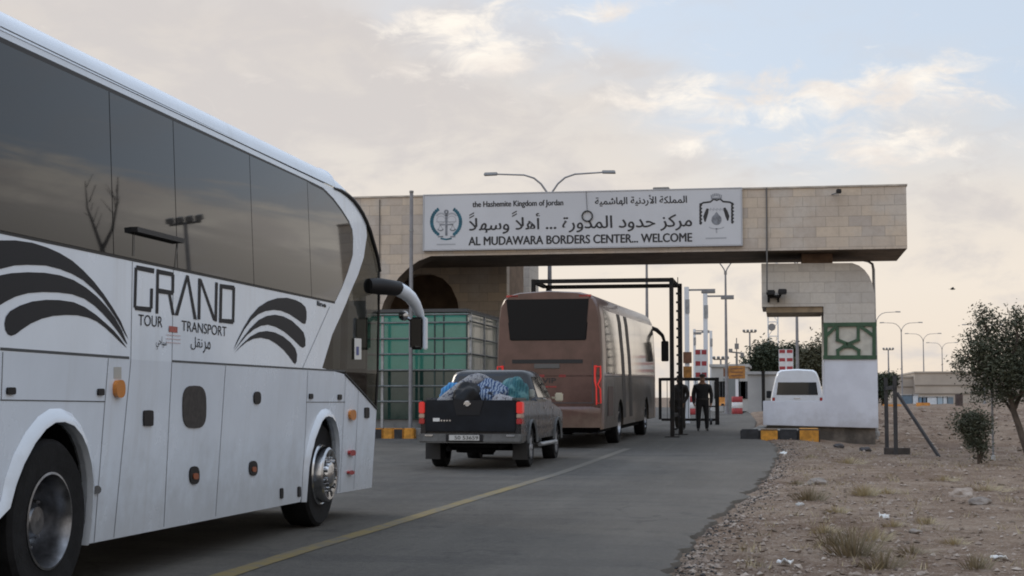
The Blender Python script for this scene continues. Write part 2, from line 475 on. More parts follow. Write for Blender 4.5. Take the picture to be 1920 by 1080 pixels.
def mat_asphalt():
    m = bpy.data.materials.new('worn_asphalt'); m.use_nodes = True
    N = NX(m.node_tree); b = m.node_tree.nodes['Principled BSDF']
    t = N.new('ShaderNodeTexCoord'); v = t.outputs['Object']
    s = N.new('ShaderNodeSeparateXYZ'); N.link(v, s.inputs[0])
    n1 = N.noise(v, .22, 4, .6, .3); n2 = N.noise(v, 1.7, 6, .65); n3 = N.noise(v, 90, 3, .7)
    st = N.noise(N.vec(N.m('MULTIPLY', s.outputs[0], 1.3), N.m('MULTIPLY', s.outputs[1], .10), 0.0), 1.2, 5, .6)   # worn wheel tracks along the road
    cr = N.noise(N.vec(N.m('MULTIPLY', s.outputs[0], .12), N.m('MULTIPLY', s.outputs[1], 1.3), 0.0), 1.0, 5, .6)   # patches laid across
    c = N.mix(N.sst(n1, .35, .65), (.067, .062, .055), (.097, .090, .080))
    c = N.mix(N.m('MULTIPLY', N.sst(st, .42, .70), .55), c, (.130, .120, .105))
    c = N.mix(N.m('MULTIPLY', N.sst(cr, .48, .62), .42), c, (.052, .050, .048))
    c = N.mix(N.m('MULTIPLY', N.sst(n2, .55, .75), .40), c, (.138, .130, .118))
    c = N.mix(N.m('MULTIPLY', N.sst(n2, .45, .28), .75), c, (.034, .033, .032))
    c = N.mix(N.m('MULTIPLY', N.sst(n3, .48, .70), .5), c, (.20, .19, .18))
    n4 = N.noise(v, 13, 4, .7); n5 = N.noise(v, 34, 3, .7)
    c = N.mix(N.m('MULTIPLY', N.sst(n4, .52, .70), .40), c, (.165, .153, .136))
    c = N.mix(N.m('MULTIPLY', N.sst(n4, .46, .30), .50), c, (.042, .040, .038))
    c = N.mix(N.m('MULTIPLY', N.sst(n5, .48, .34), .40), c, (.038, .037, .036))
    # oil in the queueing lane
    lane = N.m('POWER', 2.718, N.m('MULTIPLY', N.m('POWER', N.m('DIVIDE', N.m('ADD', s.outputs[0], 5.6), 1.1), 2.0), -1.0))
    c = N.mix(N.m('MULTIPLY', lane, N.m('MULTIPLY', N.sst(n2, .3, .7), .45)), c, (.04, .039, .039))
    # dust blown over the right-hand edge
    c = N.mix(N.m('MULTIPLY', N.sst(N.m('ADD', s.outputs[0], N.m('MULTIPLY', n2, 1.6)), -2.6, 1.2), .45), c, (.185, .16, .132))
    # hairline cracks
    k = N.new('ShaderNodeTexVoronoi'); k.feature = 'DISTANCE_TO_EDGE'; k.inputs['Scale'].default_value = .45
    wv = N.new('ShaderNodeVectorMath'); wv.operation = 'ADD'; N.link(v, wv.inputs[0])
    nc = N.new('ShaderNodeTexNoise'); nc.inputs['Scale'].default_value = 1.4; nc.inputs['Detail'].default_value = 6; N.link(v, nc.inputs['Vector'])
    N.link(nc.outputs[1], wv.inputs[1]); N.link(wv.outputs[0], k.inputs['Vector'])
    c = N.mix(N.m('MULTIPLY', N.m('MULTIPLY', N.sst(k.outputs[0], .012, .003), N.sst(n1, .46, .60)), .45), c, (.045, .042, .04))
    N.link(c, b.inputs['Base Color'])
    N.link(N.m('ADD', .72, N.m('MULTIPLY', n2, .2)), b.inputs['Roughness']); b.inputs['Specular IOR Level'].default_value = .12
    bp = N.new('ShaderNodeBump'); bp.inputs['Strength'].default_value = .7; bp.inputs['Distance'].default_value = .012
    N.link(N.m('ADD', n3, n2), bp.inputs['Height']); N.link(bp.outputs[0], b.inputs['Normal'])
    return m


m_dirt = mat_dirt(); m_asph = mat_asphalt()
EDGE = [(2.0, -1.7), (7.0, -1.35)] + [(p.y, p.x) for p in (onG(*q) for q in ((1238, 1075), (1290, 1012), (1340, 966), (1395, 926), (1440, 882), (1457, 850), (1452, 832)))]
EDGE += [(41.2, -.45), (46, -.9), (60, -1.0), (95, -2.0), (140, -6)]


def edge_x(y):
    for (a, xa), (b, xb) in zip(EDGE, EDGE[1:]):
        if a <= y <= b: return xa + (xb - xa) * (y - a) / (b - a)
    return EDGE[0][1] if y < EDGE[0][0] else EDGE[-1][1]


def bump_z(x, y):
    a = noise.noise(Vector((x * .7, y * .7, 0))) * .05 + noise.noise(Vector((x * 2.3, y * 2.3, 5))) * .022 + noise.noise(Vector((x * 6, y * 6, 9))) * .009
    far = 1 + 2.2 * sstep(42, 60, y)
    return a * far


def ground_z(x, y):
    z = gz(x, y); e = edge_x(y) if y < 140 else -6
    inside = sstep(-.05, .35, x - e)
    if -14.5 < x < e + .1 and y < 140: return z - .06
    return z - .035 + (bump_z(x, y) + .03) * (inside if x > e else sstep(0, 1, -14.5 - x))


xs = [-3000, -1200, -500, -200, -90, -50, -30, -20, -16] + [-14.6] + [-12, -9, -6, -3, -2]
x = -1.9
while x < 9: xs.append(x); x += .09
while x < 22: xs.append(x); x += .35
xs += [26, 32, 40, 55, 80, 130, 250, 600, 1400, 3000]
ys = [-60, -20, -4, 2, 6, 9]; y = 9.2
while y < 24: ys.append(y); y += .11
while y < 60: ys.append(y); y += .24
while y < 95: ys.append(y); y += .8
ys += [100, 110, 125, 139, 141, 170, 220, 320, 500, 900, 1800, 4500]
g = MB(); g.grid([[(x, y, ground_z(x, y)) for x in xs] for y in ys])
tag(g.build('ground', m_dirt, smooth=80), kind='structure')

rd = MB(); rows = []
y = 1.0; random.seed(3)
while y < 139:
    e = edge_x(y)
    j = (noise.noise(Vector((y * .9, 1, 0))) * .16 + noise.noise(Vector((y * 3.1, 4, 0))) * .10 + noise.noise(Vector((y * 9, 7, 0))) * .05) * (1 if y < 45 else 0)
    e += j
    z = lambda xx: gz(xx, y)
    rows.append([(-14, y, z(-14) - .09), (-14, y, z(-14))] + [(q, y, z(q)) for q in (-10, -7, -5, -3.5, -2.2)] + [(e - .5, y, z(e - .5)), (e - .12, y, z(e - .12) - .004), (e, y, z(e) - .02), (e + .03, y, z(e) - .09)])
    y += .1 if y < 45 else .8
rd.grid(rows)
tag(rd.build('road', m_asph, smooth=40), kind='structure')

# worn yellow line
m_yel = bpy.data.materials.new('worn_yellow_paint'); m_yel.use_nodes = True
N = NX(m_yel.node_tree); b = m_yel.node_tree.nodes['Principled BSDF']
t = N.new('ShaderNodeTexCoord')
wear = N.noise(t.outputs['Object'], 7, 6, .7); wear2 = N.noise(t.outputs['Object'], .5, 3)
sy = N.new('ShaderNodeSeparateXYZ'); N.link(t.outputs['Object'], sy.inputs[0]); fade = N.m('MULTIPLY', N.sst(sy.outputs[1], 19.0, 31.0), .34)
c = N.mix(N.sst(N.m('ADD', wear, N.m('ADD', N.m('MULTIPLY', wear2, .7), fade)), .76, 1.02), (.165, .120, .034), (.095, .086, .070))
N.link(c, b.inputs['Base Color']); b.inputs['Roughness'].default_value = .8
L = [onG(*q) for q in ((425, 1078), (560, 1035), (715, 989), (907, 930), (1051, 887))]
L = [(-3.95, 2.0)] + [(p.x, p.y) for p in L] + [(-3.6, 31), (-3.5, 36)]
yl = MB(); rr = []
for (xa, ya), (xb, yb) in zip(L, L[1:]):
    n = max(1, int((yb - ya) / .4))
    for k in range(n):
        f = k / n; X = xa + (xb - xa) * f; Y = ya + (yb - ya) * f
        w = .085 + .012 * noise.noise(Vector((Y * 2, 0, 0)))
        rr.append([(X - w, Y, gz(X, Y) + .005), (X + w, Y, gz(X, Y) + .005)])
yl.grid(rr)
tag(yl.build('road_marking', m_yel), kind='structure')

# loose stones and the crumbled asphalt edge
m_stn = mat('pale_stones', (.20, .15, .115), .9, c2=(.38, .32, .27), scale=2.0, bump=.2)
m_chunk = mat('asphalt_crumbs', (.030, .029, .029), .9, var=.4, scale=4)


def scatter(name, n, fn, mats, smin, smax, seed):
    random.seed(seed); mb = MB()
    base = [(1, 0, 0), (-1, 0, 0), (0, 1, 0), (0, -1, 0), (0, 0, 1), (0, 0, -1)]
    tri = [(0, 2, 4), (2, 1, 4), (1, 3, 4), (3, 0, 4), (2, 0, 5), (1, 2, 5), (3, 1, 5), (0, 3, 5)]
    for _ in range(n):
        q = fn()
        if q is None: continue
        x, y = q; s = smin * (smax / smin) ** (random.random() ** 2.2)
        z = ground_z(x, y) + s * .18
        rot = Matrix.Rotation(random.random() * 6.28, 3, 'Z') @ Matrix.Rotation(random.uniform(-.5, .5), 3, 'X')
        V = [mb.v(Vector((x, y, z)) + rot @ Vector((p[0] * s * random.uniform(.6, 1.1), p[1] * s * random.uniform(.5, 1), p[2] * s * random.uniform(.35, .7)))) for p in base]
        mi = random.randrange(len(mats))
        for a in tri:
            f = mb.bm.faces.new([V[i] for i in a]); f.material_index = mi
    return tag(mb.build(name, mats), 'scattered ' + name + ' over the dirt beside the road', name, kind='stuff')


def spot_dirt():
    y = 9.5 + 33 * random.random() ** 1.5; e = edge_x(y)
    return e + .15 + random.random() ** 1.3 * (1.5 + .36 * y), y


def spot_edge():
    y = 9.5 + 30 * random.random() ** 1.2
    return edge_x(y) + .04 + abs(random.gauss(0, .22)), y


scatter('gravel', 12000, spot_dirt, [m_stn, m_stn, mat('brown_stones', (.15, .11, .08), .9, var=.3)], .008, .05, 11)
scatter('rubble', 3600, spot_edge, [m_chunk, m_chunk, m_stn, m_stn], .008, .032, 12)
scatter('far_rubble', 1500, lambda: (random.uniform(2.6, 16), random.uniform(40, 72)), [m_stn, mat('brown_stones', (.15, .11, .08), .9)], .03, .13, 13)

# ================================================================== GATEWAY
YB, YB2 = 43.4, 47.4        # front and back of the overhead beam
YP, YP2 = 44.0, 46.6        # front and back of the right-hand pier


def A(px, py, Y=YB): return onY(px, py, Y)


bt = A(1190, 360).z; bb = A(1190, 474).z
xr = A(1700, 400).x
xl = A(470, 400).x
# outline of the front wall: beam, and the leg on the left with its quarter-arch
arch = [A(808, 478), A(785, 489), A(765, 503), A(748, 520), A(733, 541), A(720, 566), A(710, 598), A(704, 640), A(701, 690), A(700, 760)]
gate = thing('stone_gateway', 'long limestone beam bridging the road on an arched left leg, behind the white sign', 'gateway', (A(600, 700).x, YB, 0))
F2 = [(xl, 0), (arch[-1].x, 0)] + [(p.x, p.z) for p in arch[::-1]][:-1] + [(arch[0].x, bb)]
mb = MB()
mb.prism([(x, YB, z) for x, z in F2 + [(arch[0].x + .3, bb), (xr, bb), (xr, bt), (xl, bt)]], [(x, YB + .9, z) for x, z in F2 + [(arch[0].x + .3, bb), (xr, bb), (xr, bt), (xl, bt)]])
mb.box((xl, YB + .901, bb + .002), (xr - .002, YB2, bt - .002))
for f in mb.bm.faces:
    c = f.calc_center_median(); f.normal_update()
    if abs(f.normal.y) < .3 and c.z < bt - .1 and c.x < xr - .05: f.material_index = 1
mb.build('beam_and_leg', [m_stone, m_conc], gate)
mb = MB(); mb.box((xl, YB - .03, bt + .003), (xr + .03, YB2 + .03, bt + .05)); mb.build('coping', mat('coping_stone', (.42, .37, .31), .85, var=.2), gate)
for px in (712, 1437):
    mb = MB(); mb.bar(A(px, 374 if px < 1000 else 352, YB - .01), A(px, 478, YB - .01) if px > 1000 else A(px, 520, YB - .01), .045, .02); mb.build('expansion_joint', mat('joint_filler', (.11, .10, .09), .85), gate)
# wall under the back of the beam, with its dark archway
bk = [A(950, 800, YB2 + .1), A(950, 470, YB2 + .1)]
x1 = bk[0].x
ar = [A(px, py, YB2 + .1) for px, py in ((863, 640), (862, 590), (857, 562), (846, 538), (830, 522), (806, 513), (780, 514), (755, 524))]
F3 = [(x1, 0), (x1, 6.4), (xl + 1, 6.4), (xl + 1, 5.0)] + [(ar[-1].x, ar[-1].z)] + [(p.x, p.z) for p in ar[::-1]][1:] + [(ar[0].x, 0)]
mb = MB(); mb.prism([(x, YB2 + .1, z) for x, z in F3], [(x, YB2 + .6, z) for x, z in F3])
mb.build('back_wall', m_stone, gate)
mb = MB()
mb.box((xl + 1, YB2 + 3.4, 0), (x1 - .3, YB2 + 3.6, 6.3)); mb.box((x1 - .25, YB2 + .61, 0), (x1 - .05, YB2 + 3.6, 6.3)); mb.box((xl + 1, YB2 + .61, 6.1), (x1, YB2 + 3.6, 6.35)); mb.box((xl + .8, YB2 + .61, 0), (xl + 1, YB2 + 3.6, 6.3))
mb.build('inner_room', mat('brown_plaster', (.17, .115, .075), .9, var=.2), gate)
ep0, ep1 = A(951, 600, 52.5), A(993, 600, 52.5)
mb = MB(); mb.box((ep0.x - .4, 52.5, 0), (ep1.x, 54.5, 6.7)); mb.build('end_pier', m_stone2, gate)

# right-hand pier
pier = thing('gate_pier', 'pale stone pier with rounded shoulder, green ornament panel and white base, right of the road', 'pier', (A(1595, 800, YP).x, YP, gz(2, YP)))


def P(px, py): q = onY(px, py, YP); return (q.x, q.z)


xi, xo, xa_ = P(1545, 640)[0], P(1641, 640)[0], P(1428, 540)[0]
zt, za, zw, zg1, zg0 = P(1510, 493)[1], P(1480, 575)[1], P(1500, 752)[1], P(1590, 606)[1], P(1590, 672)[1]
sh = [P(*q) for q in ((1598, 493), (1611, 498), (1621, 506), (1630, 518), (1636, 533), (1640, 552))]
UP = [(xi, zg1), (xi, za), (xa_, za), (xa_, zt)] + sh + [(xo, zg1)]
mb = MB(); mb.prism([(x, YP, z) for x, z in UP], [(x, YP2, z) for x, z in UP]); mb.build('stone_head', m_stone2, pier)
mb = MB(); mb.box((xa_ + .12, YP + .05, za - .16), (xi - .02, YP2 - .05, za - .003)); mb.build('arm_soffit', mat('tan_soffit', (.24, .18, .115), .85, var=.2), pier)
mb = MB(); mb.box((xi, YP, zg0), (xo, YP2, zg1 - .003)); mb.build('ornament_backing', mat('cream_stone_panel', (.47, .45, .39), .85, var=.12, scale=4), pier)
# green strapwork
mb = MB()


def bars(mb, segs, w, y, d=.05):
    for (a, b) in segs:
        p, q = onY(*a, YP), onY(*b, YP)
        v = (q - p); v.y = 0; v.normalize(); e = v * (w / 2)
        A0 = Vector((p.x, y, p.z)) - e; B0 = Vector((q.x, y, q.z)) + e
        n = Vector((-v.z, 0, v.x)) * (w / 2)
        o = Vector((0, -d, 0))
        mb.prism([A0 - n, B0 - n, B0 + n, A0 + n], [A0 - n + o, B0 - n + o, B0 + n + o, A0 + n + o])


bars(mb, [((1547, 609), (1640, 608))], .11, YP - .003); bars(mb, [((1547, 670), (1640, 670))], .11, YP - .003)
bars(mb, [((1548, 615), (1548, 664))], .10, YP - .004); bars(mb, [((1639, 615), (1639, 664))], .10, YP - .004)
for i, sgs in enumerate(([((1570, 612), (1570, 637)), ((1570, 637), (1590, 645))], [((1609, 612), (1609, 637)), ((1609, 637), (1590, 645))],
                         [((1571, 668), (1571, 657)), ((1571, 657), (1583, 649)), ((1583, 649), (1597, 649)), ((1597, 649), (1610, 657)), ((1610, 657), (1610, 668))],
                         [((1550, 629), (1566, 613))], [((1637, 629), (1615, 613))], [((1586, 644), (1586, 650)), ((1594, 644), (1594, 650))])):
    for j, sg in enumerate(sgs): bars(mb, [sg], .085, YP - .005 - .001 * ((i * 7 + j) % 9), .04)
mb.build('green_ornament', m_green, pier)
mb = MB()
BW = [(xa_, P(1430, 797)[1]), (xo + .05, P(1640, 803)[1]), (xo + .05, zg0 - .003), (xi, zg0 - .003), (xi, zw), (xa_, zw)]
mb.prism([(x, YP - .02, z) for x, z in BW], [(x, YP2 + .02, z) for x, z in BW]); mb.build('white_base', m_wall, pier, bevel=.012)
mb = MB(); mb.box((xa_ + .1, YP + .08, -.4), (xo - .03, YP2 - .05, P(1430, 797)[1] - .003))
mb.build('footing', mat('rough_footing', (.10, .085, .07), .95, var=.4, scale=2.5, bump=.8), pier)
st0, st1 = onY(1503, 480, YP + .5), onY(1561, 480, YP + .5)
mb = MB(); mb.box((st0.x, YP + .5, zt + .002), (st1.x, YP2 - .5, bb - .003)); mb.build('bearing_block', mat('brown_bearing', (.20, .125, .08), .8, var=.2), pier)

# kerbs
def kerb(pts, blocks, h, name='kerb'):
    mb = MB()
    for i in range(len(pts) - 1):
        a, b = Vector(pts[i]), Vector(pts[i + 1])
        u = (b - a); L = u.length; u.normalize(); n = Vector((-u.y, u.x, 0))
        if n.y < 0: n = -n
        k = max(1, round(L / blocks))
        for j in range(k):
            p, q = a + u * (L * j / k + .006), a + u * (L * (j + 1) / k - .006)
            lo = Vector((0, 0, -.25)); hi = Vector((0, 0, h)); mi = (j + i) % 2; w = n * .32
            mb.prism([p + lo, q + lo, q + w + lo, p + w + lo], [p + hi, q + hi, q + w + hi, p + w + hi], mi)
    return tag(mb.build(name, [m_blackk, m_orange], bevel=.02), kind='structure')


k0 = onG(1388, 823); k1 = onG(1497, 824); k2 = Vector((k1.x + .62, k1.y - .35, k1.z - .03))
zk = onY(1440, 805, k0.y).z - gz(k0.x, k0.y)
kb = MB()
n = 3
for j in range(n):
    a = k0 + (k1 - k0) * (j / n); b2 = k0 + (k1 - k0) * ((j + 1) / n)
    kb.box((a.x + .004, k0.y, a.z - .2), (b2.x - .004, k0.y + .45, k0.z + zk), j % 2)
kb.box((k1.x + .004, k0.y - .06, k1.z - .4), (k1.x + .56, k0.y + 1.6, k0.z + zk + .012), 1)
tag(kb.build('kerb', [m_blackk, m_orange], bevel=.03), kind='structure')
mb = MB()
mb.prism([(k0.x + .25, k0.y + .46, .0), (k1.x + .3, k0.y + .46, .0), (k1.x + .3, YP2 + 1, .0), (xa_ - .15, YP2 + 1, .0)],
         [(k0.x + .25, k0.y + .46, k0.z + zk - .03), (k1.x + .3, k0.y + .46, k0.z + zk - .03), (k1.x + .3, YP2 + 1, k0.z + zk), (xa_ - .15, YP2 + 1, k0.z + zk)])
tag(mb.build('island_paving', mat('pale_concrete', (.30, .275, .24), .9, var=.2, bump=.3)), kind='structure')
lk0, lk1 = onG(640, 822), onG(786, 821)
mb = MB(); n = 7
zl = onY(745, 803, lk0.y).z
for j in range(n):
    a = lk0.x + (lk1.x - lk0.x) * j / n; b2 = lk0.x + (lk1.x - lk0.x) * (j + 1) / n
    mb.box((a + .005, lk0.y, .0), (b2 - .005, lk0.y + .3, zl), j % 2)
tag(mb.build('kerb', [m_orange, m_blackk], bevel=.025), kind='structure')
mb = MB(); mb.box((lk0.x - 6, lk0.y + .31, 0), (lk1.x + 1.0, YB2 + 6, zl - .015)); tag(mb.build('pavement', mat('grey_paving', (.20, .195, .185), .9, var=.2, bump=.3)), kind='structure')

# ------------------------------------------------------------------ signboard
YS = YB - .10
s0, s1 = onY(795, 419, YS), onY(1390, 405, YS)
sz0, sz1 = onY(1092, 463.5, YS).z, onY(1092, 360, YS).z
m_sign = mat('sign_sheet', (.505, .515, .535), .45, var=.05, scale=.7)
m_ink = mat('black_sign_ink', (.014, .014, .016), .5)
m_teal = mat('teal_emblem_ink', (.015, .105, .15), .5, var=.25, scale=6)
m_greyink = mat('grey_emblem_ink', (.17, .18, .20), .55, var=.3, scale=9)
m_dimink = mat('faded_grey_ink', (.33, .34, .36), .6)
sign = thing('signboard', 'white welcome signboard lettered in black in two languages, fixed to the stone beam', 'sign', ((s0.x + s1.x) / 2, YS, sz0))
mb = MB(); mb.box((s0.x, YS, sz0), (s1.x, YB - .004, sz1)); mb.build('sign_panel', m_sign, sign, bevel=.008)
mb = MB()
t_ = .03
for a, b2 in (((s0.x - t_, YS - .012, sz0 - t_), (s1.x + t_, YB - .006, sz0 - .002)), ((s0.x - t_, YS - .012, sz1 + .002), (s1.x + t_, YB - .006, sz1 + t_)),
              ((s0.x - t_, YS - .012, sz0 - .001), (s0.x - .002, YB - .006, sz1 + .001)), ((s1.x + .002, YS - .012, sz0 - .001), (s1.x + t_, YB - .006, sz1 + .001))): mb.box(a, b2)
mb.build('sign_frame', mat('aluminium_frame', (.42, .43, .45), .5, .3), sign)


def SX(px): return onY(px, 410, YS).x
def SZ(px, py): return onY(px, py, YS).z
def flat(y): return lambda u, v: Vector((u, y, v))


mb = MB()
put_text(mb, 'the Hashemite Kingdom of Jordan', flat(YS - .004), SX(886), SZ(971, 390), SX(1056), SZ(971, 376), .035)
put_text(mb, arabic('المملكة الأردنية الهاشمية'), flat(YS - .004), SX(1116), SZ(1202, 386), SX(1288), SZ(1202, 366), .025)
# the main Arabic line, with the double marks on the two final letters
put_text(mb, arabic('مركز حدود المدورة ... أهلا وسهلا'), flat(YS - .004), SX(880), SZ(1088, 435.5), SX(1297), SZ(1088, 398), .017)
for px, py in ((884, 402), (964, 399)):
    for k in (0, 5):
        a, c = onY(px - 4, py + 3 + k, YS), onY(px + 5, py - 2 + k, YS)
        mb.prism([(a.x, YS - .0045, a.z), (c.x, YS - .0045, c.z), (c.x, YS - .0045, c.z + .035), (a.x, YS - .0045, a.z + .035)],
                 [(a.x, YS - .001, a.z), (c.x, YS - .001, c.z), (c.x, YS - .001, c.z + .035), (a.x, YS - .001, a.z + .035)])
put_text(mb, 'AL MUDAWARA BORDERS CENTER... WELCOME', flat(YS - .004), SX(879), SZ(1088, 456.5), SX(1297), SZ(1088, 440.5), .045)
mb.build('lettering', m_ink, sign, rec=False)


def arc_pts(cx, cy, rx, ry, a0, a1, n=14): return [onY(cx + rx * math.cos(R(t)), cy - ry * math.sin(R(t)), YS) for t in [a0 + (a1 - a0) * k / n for k in range(n + 1)]]


def strip(mb, pts, w, y, mi=0):
    W_ = [w] * len(pts) if isinstance(w, (int, float)) else w
    Lp, Rp = [], []
    for i, p in enumerate(pts):
        d = pts[min(i + 1, len(pts) - 1)] - pts[max(i - 1, 0)]; d.y = 0
        d = d.normalized() if d.length > 1e-6 else Vector((1, 0, 0))
        n_ = Vector((-d.z, 0, d.x)) * W_[i] / 2
        Lp.append(Vector((p.x, y, p.z)) + n_); Rp.append(Vector((p.x, y, p.z)) - n_)
    mb.grid([Lp, Rp], mi)


# laurel wreath with scales
mb = MB()
for sgn, (a0, a1) in ((1, (58, -62)), (-1, (122, 242))):
    strip(mb, arc_pts(836.5, 416, 27, 28, a0, a1, 18), [.05 + .05 * math.sin(math.pi * k / 18) for k in range(19)], YS - .003)
    for k in range(13):                                     # leaves
        t = a0 + (a1 - a0) * (k + .5) / 13
        for dr in (-3.2, 3.2):
            c0 = onY(836.5 + (27) * math.cos(R(t)), 416 - 28 * math.sin(R(t)), YS); tt = t + (5 if sgn > 0 else -5)
            c1 = onY(836.5 + (27 + dr) * math.cos(R(tt)), 416 - (28 + dr) * math.sin(R(tt)), YS)
            strip(mb, [c0, c0.lerp(c1, .5), c1], [.03, .075, .012], YS - .0035)
strip(mb, [onY(*q, YS) for q in ((826, 447), (836.5, 449), (847, 447))], .05, YS - .003)
mb.build('laurel_wreath', m_teal, sign, rec=False)
mb = MB()
strip(mb, [onY(*q, YS) for q in ((837, 402), (837, 442))], .07, YS - .003, 0)
strip(mb, [onY(*q, YS) for q in ((824, 421.5), (850, 421))], .035, YS - .0035, 0)
for cx in (826, 849):
    strip(mb, [onY(*q, YS) for q in ((cx, 422), (cx - 4, 430))], .012, YS - .003, 0); strip(mb, [onY(*q, YS) for q in ((cx, 422), (cx + 4, 430))], .012, YS - .003, 0)
    strip(mb, arc_pts(cx, 429, 5, 3.5, 180, 360, 8), .035, YS - .0035, 0)
    strip(mb, [onY(*q, YS) for q in ((cx - 5, 444), (cx + 5, 443.6))], .04, YS - .003, 0)
strip(mb, arc_pts(837, 397.5, 3, 3, 0, 360, 10), .05, YS - .0035, 0)
for s_ in (-1, 1):
    strip(mb, arc_pts(837 + s_ * 10, 408, 9, 8, 20, 160, 8), .05, YS - .003, 1)
    strip(mb, arc_pts(837 + s_ * 10, 412, 8, 7, 0, 360, 12), .018, YS - .0033, 1)
    strip(mb, [onY(837 + s_ * 3, 416, YS), onY(837 + s_ * 19, 415.5, YS)], .025, YS - .003, 1)
strip(mb, [onY(819, 458.5, YS), onY(854, 458, YS)], .035, YS - .003, 2)
mb.build('scales_emblem', [m_greyink, m_dimink, m_dimink], sign, rec=False)
# canopy, wings and crown of the royal arms
mb = MB()
cpts = [(1313.5, 420), (1313.5, 383), (1319, 380), (1332, 378.5), (1338, 373.5), (1344, 375.5), (1350, 373), (1356, 378), (1368, 379), (1373, 381.5), (1373, 418)]
strip(mb, [onY(*q, YS) for q in cpts[1:-1]], .05, YS - .0032)
for px, a, b2 in ((1313.5, 381, 421), (1373, 380, 419)):
    n = 12
    strip(mb, [onY(px + (.8 if k % 2 else -.8), a + (b2 - a) * k / n, YS) for k in range(n + 1)], [.085 if k % 2 else .05 for k in range(n + 1)], YS - .003)
for s_, q in ((-1, ((1327, 391), (1325, 398), (1322, 407), (1322, 416))), (1, ((1358, 389.5), (1361, 397), (1364, 406), (1364.5, 414)))):
    strip(mb, [onY(*k, YS) for k in q], [.06, .10, .11, .03], YS - .003)
mb.build('canopy_emblem', m_ink, sign, rec=False)
mb = MB()
for k in range(7): strip(mb, [onY(1334 + k * 3, 371 - 3 * math.sin(k / 6 * math.pi), YS), onY(1333.5 + k * 3.2, 365.5 - 3 * math.sin(k / 6 * math.pi), YS)], .03, YS - .003, 0)
strip(mb, [onY(1333, 372, YS), onY(1353, 371.5, YS)], .04, YS - .0034, 0)
for r_ in (2, 5, 8): strip(mb, arc_pts(1343.5, 412, r_, r_ * 1.05, 0, 360, 16), .05, YS - .003 - r_ * .0001, 0)
strip(mb, [onY(*q, YS) for q in ((1339, 406), (1343.5, 399), (1348, 406))], .06, YS - .0036, 0)
for k in range(9): strip(mb, [onY(1331 + k * 3.1, 395 - 2 * (k % 2), YS), onY(1332.5 + k * 3.1, 390 + 2 * (k % 2), YS)], .03, YS - .003, 1)
strip(mb, arc_pts(1343.5, 424, 15, 5, 200, 340, 10), .025, YS - .003, 1); strip(mb, [onY(1343.5, 428, YS), onY(1343.5, 437, YS)], .04, YS - .003, 1)
strip(mb, [onY(1323, 447, YS), onY(1362, 446, YS)], .04, YS - .003, 1)
mb.build('crown_emblem', [m_greyink, m_dimink], sign, rec=False)

# ================================================================== WHITE COACH
XC = onG(588, 996).x                     # right flank of the coach
CWID = 2.52
_zs = onX(420, 684, XC).z; _zw = onX(420, 521, XC).z


def flank_x(z):
    if z < _zs: return XC - .075 * (_zs - z) / 1.1
    if z < _zw: return XC
    return XC - .05 * (z - _zw)


def SB(px, py, off=0.0):
    X = XC
    for _ in range(4): q = onX(px, py, X); X = flank_x(q.z)
    return Vector((flank_x(q.z) + off, q.y, q.z))


def at_flank(y, z, off=0.0): return Vector((flank_x(z) + off, y, z))


def flank_poly(mb, pts, off=.003, mi=0, thick=0.0):
    """a filled outline (y, z) laid on the flank, bent where the flank bends"""
    b2 = bmesh.new()
    n_ = len(pts)
    vo, _e, fo = delaunay_2d_cdt([Vector(p) for p in pts], [(i, (i + 1) % n_) for i in range(n_)], [], 1, 1e-5)[:3]
    vv = [b2.verts.new((0, p.x, p.y)) for p in vo]
    for q in fo: b2.faces.new([vv[i] for i in q])
    for zc in (_zs, _zw):
        bmesh.ops.bisect_plane(b2, geom=b2.verts[:] + b2.edges[:] + b2.faces[:], plane_co=(0, 0, zc), plane_no=(0, 0, 1))
    V = {v: mb.v(at_flank(v.co.y, v.co.z, off)) for v in b2.verts}
    for f in b2.faces:
        q = mb.bm.faces.new([V[v] for v in f.verts]); q.material_index = mi
        q.normal_update()
        if q.normal.x < 0: q.normal_flip()
    if thick:
        V2 = {v: mb.v(at_flank(v.co.y, v.co.z, off - thick)) for v in b2.verts}
        for e in b2.edges:
            if len(e.link_faces) == 1:
                a, c = e.verts; q = mb.bm.faces.new((V[a], V[c], V2[c], V2[a])); q.material_index = mi
    b2.free()


def pp(pts): return [(v.y, v.z) for v in (SB(*q) for q in pts)]


YR = 4.9                                                # rear end, outside the picture
coach = thing('coach', 'white coach with charcoal swooshes and large lettering on its flank, waiting nearest the camera', 'coach', (XC - CWID / 2, 11, 0))
rearc = [(x_ * .2963, 760 + y_ * .2963) for x_, y_ in ((20, 650), (60, 500), (110, 370), (180, 240), (250, 150), (310, 108), (370, 105), (430, 130), (480, 190), (515, 270), (540, 370), (552, 480), (548, 600), (538, 750), (520, 885))]
frarc = [(480 + x_ * .3056, 680 + y_ * .3056) for x_, y_ in ((283, 855), (290, 760), (300, 640), (318, 545), (326, 520), (337, 470), (356, 420), (380, 360), (400, 335), (420, 328), (445, 335), (465, 365), (480, 420), (488, 480), (490, 560), (485, 650), (480, 720), (472, 805))]
ra, fa = pp(rearc), pp(frarc)
zb = (SB(155, 1022).z + SB(563, 941).z) / 2
ycen = SB(84, 994).y
ra = [(ycen - .80, zb), (ycen - .79, .52)] + ra
seal = [(626, 353), (638, 357), (650, 365), (661, 375), (671, 388), (679, 401), (686, 416), (693, 433), (699, 453), (705, 473), (709, 490), (712, 509)]
band_r = [(688, 442), (686, 455), (682, 483), (671, 516), (656, 550), (638, 594), (623, 627), (604, 690)]
zcant = (SB(200, 146).z + SB(420, 253).z) / 2
